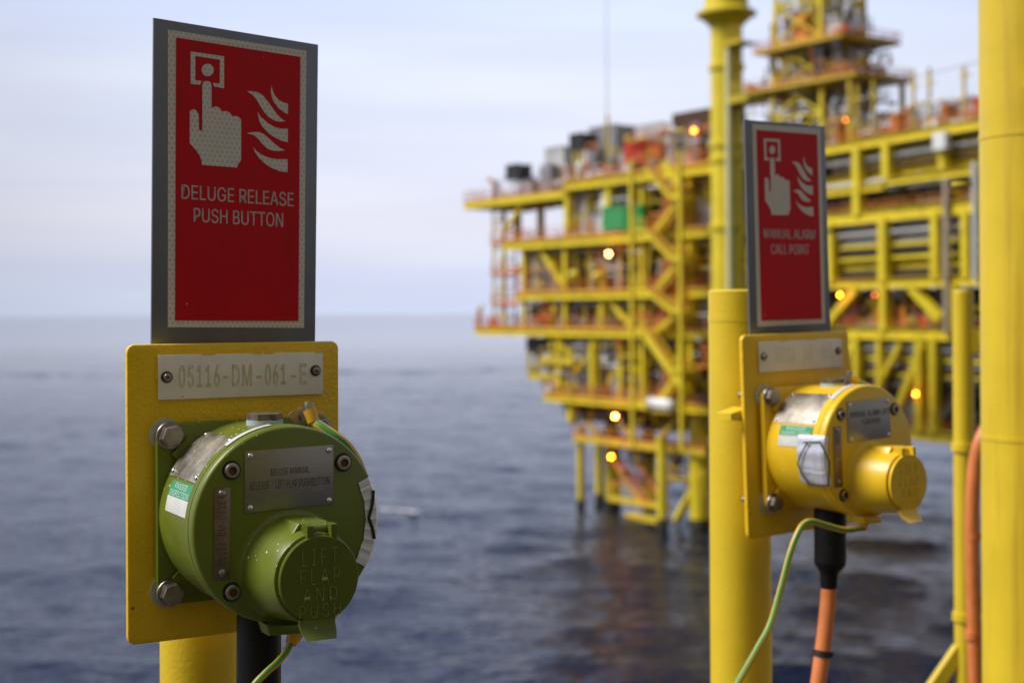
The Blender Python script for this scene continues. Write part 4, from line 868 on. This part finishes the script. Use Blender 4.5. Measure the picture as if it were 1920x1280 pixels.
bm = new(); cyl(bm, (pa.x, pa.y, 2), (pa.x, pa.y, zt), .24, 20); P_('white_downpipe', bm, mat('pale_downpipe', (.74, .73, .42), .4, var=.1, vs=.4), stk)
bm = new(); z = at(1410, 88, Y0).z; box(bm, .9, 2.9, -1.2, .6, z - .2, z); rail(bm, (1.2, -1.15, z), (2.9, -1.15, z), step=.8); P_('side_platform', bm, PY2, stk)
bm = new(); z = at(1410, 192, Y0).z; box(bm, .9, 3.6, -1.2, 1.2, z - .4, z); rail(bm, (1.2, -1.15, z), (3.6, -1.15, z), step=.8); P_('side_platform', bm, PY2, stk)

# right hand pipe rack module
mod = thing('pipe_rack_module', FM, 'long yellow pipe rack module with stacked pipes at the right', 'module')
def mf(px, py, off=0): return pf(px, py, off, FM)
def mx(px, off=0): return xat(px, off, FM)
ML, MR = mx(1440), mx(1990)
zt, zm, zb, zd, zl = mf(1690, 258).z, mf(1690, 400).z, mf(1690, 530).z, mf(1690, 625).z, mf(1690, 810).z
def girder(z, th, m=PY, x0=None, x1=None, off=0.0):
    th *= KM; bm = new(); x0 = ML if x0 is None else x0; x1 = MR if x1 is None else x1; box(bm, x0, x1, off - .2, off + .2, z - th / 2, z + th / 2); box(bm, x0, x1, off - .48, off + .48, z + th / 2, z + th / 2 + .08); box(bm, x0, x1, off - .48, off + .48, z - th / 2 - .08, z - th / 2); P_('girder', bm, m, mod)
for z, th in ((zt, .6), (zm, .85), (zb, .6), (zd, .75), (zl, .7)): girder(z, th)
girder(mf(1612, 355).z, .45, x1=mx(1660)); girder(mf(1720, 334).z, .45, x0=mx(1664))
for px, z0, z1, w in ((1612, zm, zt, .75), (1667, mf(1667, 338).z, zt, .7), (1772, mf(1772, 320).z, zt, .6), (1562, zb, zm, .7), (1660, zb, zm, .75), (1758, zb, zm, .7), (1814, zb, zm, .6), (1608, zl, zd, .6), (1650, zl, zd, .5), (1725, zl, zd, .6), (1752, zl, zd, .6), (1660, zd, zb, .7), (1790, zd, zb, .6), (1470, zl, zt, .8)):
    x = mx(px); bm = new(); beam(bm, (x, 0, z0 + .2), (x, 0, z1 - .2), w * KM); P_('column', bm, PY, mod)
for q0, q1, w in (((1610, 540), (1548, 612), .6), ((1710, 540), (1765, 598), .6), ((1735, 640), (1672, 800), .55), ((1600, 640), (1560, 770), .5), ((1690, 642), (1640, 740), .4), ((1560, 700), (1640, 742), .35)):
    bm = new(); beam(bm, mf(*q0, .1), mf(*q1, .1), w * KM); P_('brace', bm, PY, mod)
for z in (zt, zm, zd, zl):
    bm = new(); box(bm, ML, MR, .4, 9, z + .10, z + .28); P_('deck_plate', bm, PD, mod)
    bm = new(); rail(bm, (ML, .1, z + .4), (MR, .1, z + .4)); P_('handrail', bm, PO, mod)
rn = random.Random(5)
def pipes(y_top, y_bot, n, cols, off0=.9, r=(.18, .35)):
    za, zb_ = mf(1690, y_top).z, mf(1690, y_bot).z
    for i in range(n):
        z = za + (zb_ - za) * (i + .5) / n; rr = min(rn.uniform(*r), abs(za - zb_) / n * .46); bm = new(); y = off0 + rn.random() * .8
        cyl(bm, (ML, y, z), (MR, y, z), rr, 12)
        for k in range(4): x = ML + (MR - ML) * (k + rn.random()) / 4; cyl(bm, (x, y, z), (x + .25, y, z), rr * 1.45, 12)
        P_('pipe', bm, cols[i % len(cols)], mod)
pipes(268, 345, 9, [PS, PY, PG, PY, PB, PY, PY2, PL_, PS], off0=.35); pipes(412, 520, 13, [PG, PS, PL_, PS, PG, PY, PD, PG, PY, PB, PY, PD, PB], off0=.35, r=(.2, .38)); pipes(640, 720, 8, [PS, PL_, PS, PY, PG, PB, PY2, PD], off0=.35); pipes(345, 360, 2, [PL_, PD])
for (z0, z1, off, m) in ((zm + .5, zt - .5, 7.0, PD), (zb, zm - .7, 5.5, PD), (zd + .5, zb - .5, 7.5, PB), (zl + .5, zd - .7, 7.5, PD)):
    bm = new(); box(bm, ML, MR, off, off + .2, z0, z1); x = ML + .5
    while x < MR: box(bm, x, x + .3, off - .25, off, z0, z1); x += 1.7
    P_('bulkhead', bm, m, mod)
clutter(mod, mx(1560), mx(1850), zm + .28, 1.2, 4, 3.3, 16, 101, [PR, PO, PG, PL_, PB, PO, PD]); clutter(mod, mx(1560), mx(1850), zd + .28, .8, 4, 3.5, 18, 102, [PUR, PL_, PR, PO, PG, PW, PUR, PBL]); clutter(mod, mx(1560), mx(1850), zl + .28, .9, 4, 4.2, 16, 103, [PB, PD, PO, PG, PB, PY2])
clutter(mod, mx(1440), mx(1560), zt + .28, .9, 5, 5.0, 9, 104, [PL_, PY2, PG, PW, PO, PB]); clutter(mod, mx(1560), mx(1840), zt + .28, .9, 6, 3.0, 18, 105, [PO, PW, PY2, PO, PG, PR])
for px in (1610, 1640, 1715, 1745, 1810):
    x = mx(px, 1); bm = new(); beam(bm, (x, 1, zt), (x, 1, zt + 6.2 + rn.random()), .26); beam(bm, (x - .6, 1, zt + 5.3), (x + .9, 1, zt + 5.3), .2); P_('lamp_pole', bm, PY2, mod)
bm = new(); beam(bm, (mx(1640, 1), 1, zt + 6.1), (mx(1860, 1), 1, zt + 6.4), .09); P_('tie_wire', bm, PG, mod)
bm = new(); x = mx(1772, -.5); box(bm, x - .9, x + .9, -1.2, -.5, mf(1772, 282).z, mf(1772, 250).z); P_('junction_box', bm, PW, mod)
bm = new(); x = mx(1776, -.6); cyl(bm, (x, -.6, zd), (x, -.6, mf(1776, 335).z), .38, 16); P_('riser', bm, mat('riser_grey_brown', (.40, .33, .24), .5, var=.2, vs=.6), mod)
bm = new(); x = mx(1830, -.6); cyl(bm, (x, -.6, zb), (x, -.6, mf(1830, 305).z), .34, 16); P_('riser', bm, PL_, mod)
for px in (1880, 1960):
    x = mx(px, 4); bm = new(); cyl(bm, (x, 4, -6), (x, 4, zl), 1.3, 24); P_('leg', bm, PY, mod)
# lattice tower on the module
tp = at(1540, 586, 116 * KM); FT = Frame((tp.x, tp.y, zt + .28), FP.M)
tw = thing('lattice_tower', FT, 'yellow lattice tower with equipment platforms above the pipe rack', 'tower')
def tz(py): return at(1540, py, 116 * KM).z - FT.O.z
H = 34 * KM; hw = lambda z: 2.75 * KM - z * .022
for sx in (-1, 1):
    for sy in (-1, 1): bm = new(); beam(bm, (sx * hw(0), sy * hw(0), 0), (sx * hw(H), sy * hw(H), H), .46); P_('corner_leg', bm, PY, tw)
bm = new(); z = 0; k = 0
while z < H - 4.5:
    z2 = z + 4.4
    for (ax, ay, bx, by) in ((-1, -1, 1, -1), (1, -1, 1, 1), (1, 1, -1, 1), (-1, 1, -1, -1)):
        beam(bm, (ax * hw(z2), ay * hw(z2), z2), (bx * hw(z2), by * hw(z2), z2), .27)
        beam(bm, (ax * hw(z), ay * hw(z), z), (bx * hw(z2), by * hw(z2), z2), .21); beam(bm, (bx * hw(z), by * hw(z), z), (ax * hw(z2), ay * hw(z2), z2), .21)
    z = z2
P_('lattice', bm, PY, tw)
bm = new(); cyl(bm, (-1.3, 0, 0), (-1.3, 0, H), .55, 14); cyl(bm, (.5, .6, 0), (.5, .6, H), .42, 14); P_('riser', bm, PG, tw)
for py, x0, x1 in ((165, -6.6, 6.8), (92, -4.2, 5.4)):
    z = tz(py); x0 *= KM; x1 *= KM; bm = new(); box(bm, x0, x1, -5, 5, z - .3, z); P_('deck_plate', bm, PY2, tw)
    bm = new(); rail(bm, (x0, -5, z), (x1, -5, z), step=1.2); rail(bm, (x0, 5, z), (x1, 5, z), step=1.2); rail(bm, (x1, -5, z), (x1, 5, z), step=1.2); rail(bm, (x0, -5, z), (x0, 5, z), step=1.2); P_('handrail', bm, PO, tw)
clutter(tw, -3.8, 7.8, tz(165), -4.4, 2, 4.4, 16, 201, [PD, PG, PY2, PD, PL_, PB]); clutter(tw, -2.2, 7.2, tz(92), -4.4, 1.5, 4.6, 12, 202, [PG, PR, PY2, PO, PG, PL_]); clutter(tw, -9.3, -4.4, tz(165), -4.4, 1.5, 2.0, 6, 203, [PO, PG, PY2])
clutter(tw, -8.7, 8, 0, -4.8, 1.5, 5.2, 17, 204, [PG, PY2, PL_, PW, PB, PD])
for x in (-8.5, 8.6):
    for y in (-4.4, 4.4): bm = new(); beam(bm, (x, y, 0), (x, y, tz(165) - .3), .5); P_('column', bm, PY2, tw)
pipework(tw, -8, 8.2, .4, tz(165) - .6, -4.9, 3.5, 130, 601, pal=[PY2, PG, PL_, PS, PD, PO]); pipework(tw, -5, 7.6, tz(165) + .2, tz(92) - .3, -4.7, 3.5, 140, 602, pal=[PY2, PD, PG, PL_, PS, PO, PY]); pipework(tw, -4.6, 6.7, tz(92) + .2, tz(40), -3.8, 3, 100, 603, pal=[PY2, PG, PL_, PS, PD, PO]); pipework(tw, -3.5, 3.5, tz(40), tz(-60), -3, 3, 70, 604, pal=[PY2, PG, PS, PD, PY])
pipework(mod, mx(1560), mx(1860), zm + .4, mf(1690, 355).z, .5, 3, 120, 605); pipework(mod, mx(1560), mx(1860), zd + .4, zb - .3, .3, 3, 110, 606); pipework(mod, mx(1545), mx(1860), zl + .4, zd - .5, .6, 4, 130, 607); pipework(mod, mx(1450), mx(1860), zt + .4, zt + 3.4, .4, 4, 140, 608, pal=[PY2, PG, PL_, PS, PO, PW])
# ---------------------------------------------------------------- lit floodlights and one imitated reflection
def lamp(px, py, Y, r, m, label):
    p = at(px, py, Y); fr = Frame(p, FP.M); t = thing('floodlight', fr, label, 'lamp', 'lit orange floodlights on the platform')
    bm = new(); lathe(bm, [(r * math.cos(R_(a)), r * math.sin(R_(a))) for a in range(-75, 76, 25)], seg=14); obj('lens', bm, m, t)
    bm = new(); beam(bm, (0, r * 1.1, 0), (0, r * 1.1 + .35, .1), r * 1.2); beam(bm, (0, r * 1.1 + .3, .1), (0, r * 1.1 + .5, .8), .06); obj('bracket', bm, PD, t, smooth=0)
def yat(px, off, fr=FP): return (fr.O + fr.M @ pf(px, 586, off, fr) - CAM).y
lamp(1141, 476, yat(1141, -1), .15, E_hot, 'bright lit lamp under the deck that holds the green containers')
lamp(1153, 780, yat(1153, -1), .15, E_hot, 'bright lit lamp below the lowest main deck above the boat landing')
lamp(1146, 856, yat(1146, -1), .13, E_mid, 'orange lit lamp lowest of all, under the boat landing near the water')
lamp(1301, 245, yat(1301, -1), .13, E_low, 'deep orange lit lamp in front of the rust brown housing')
lamp(1575, 553, yat(1575, -1, FM), .12, E_mid, 'yellow lit lamp beside the right sign edge below the pipe rack')
lamp(1717, 738, yat(1717, -1, FM), .11, E_mid, 'yellow lit lamp right of the yellow box in the lower truss')
lamp(1640, 553, yat(1640, -1, FM), .10, E_faint, 'faint orange glow imitating a lamp reflection above the violet load on the pipe rack deck')  # glowing lens added in place of a reflection, no lamp hangs here
lamp(1585, 225, yat(1585, -1, FM), .11, E_faint, 'faint orange lamp at the foot of the lattice tower')
# foam on the water
def foam():
    m = mat('sea_foam', (.50, .52, .55), .8, var=.1); c = at(770, 955, 20 / ((955 - HOR) / F)); bm = new(); rn = random.Random(9)
    for i in range(26):
        a = rn.gauss(0, 2.0); b = rn.gauss(0, 1.6); r = .12 + .4 * rn.random(); v = [bm.verts.new((a + r * 1.5 * math.cos(t) * rn.uniform(.6, 1.3), b + r * 2 * math.sin(t) * rn.uniform(.6, 1.3), .03 + .002 * i)) for t in (i2 * math.pi / 5 for i2 in range(10))]
        face(bm, v)
    o = obj('sea_foam', bm, m, smooth=0); o.location = (c.x, c.y, 0); tag(o, 'small patch of white foam on the open water', 'foam', kind='stuff')
foam()
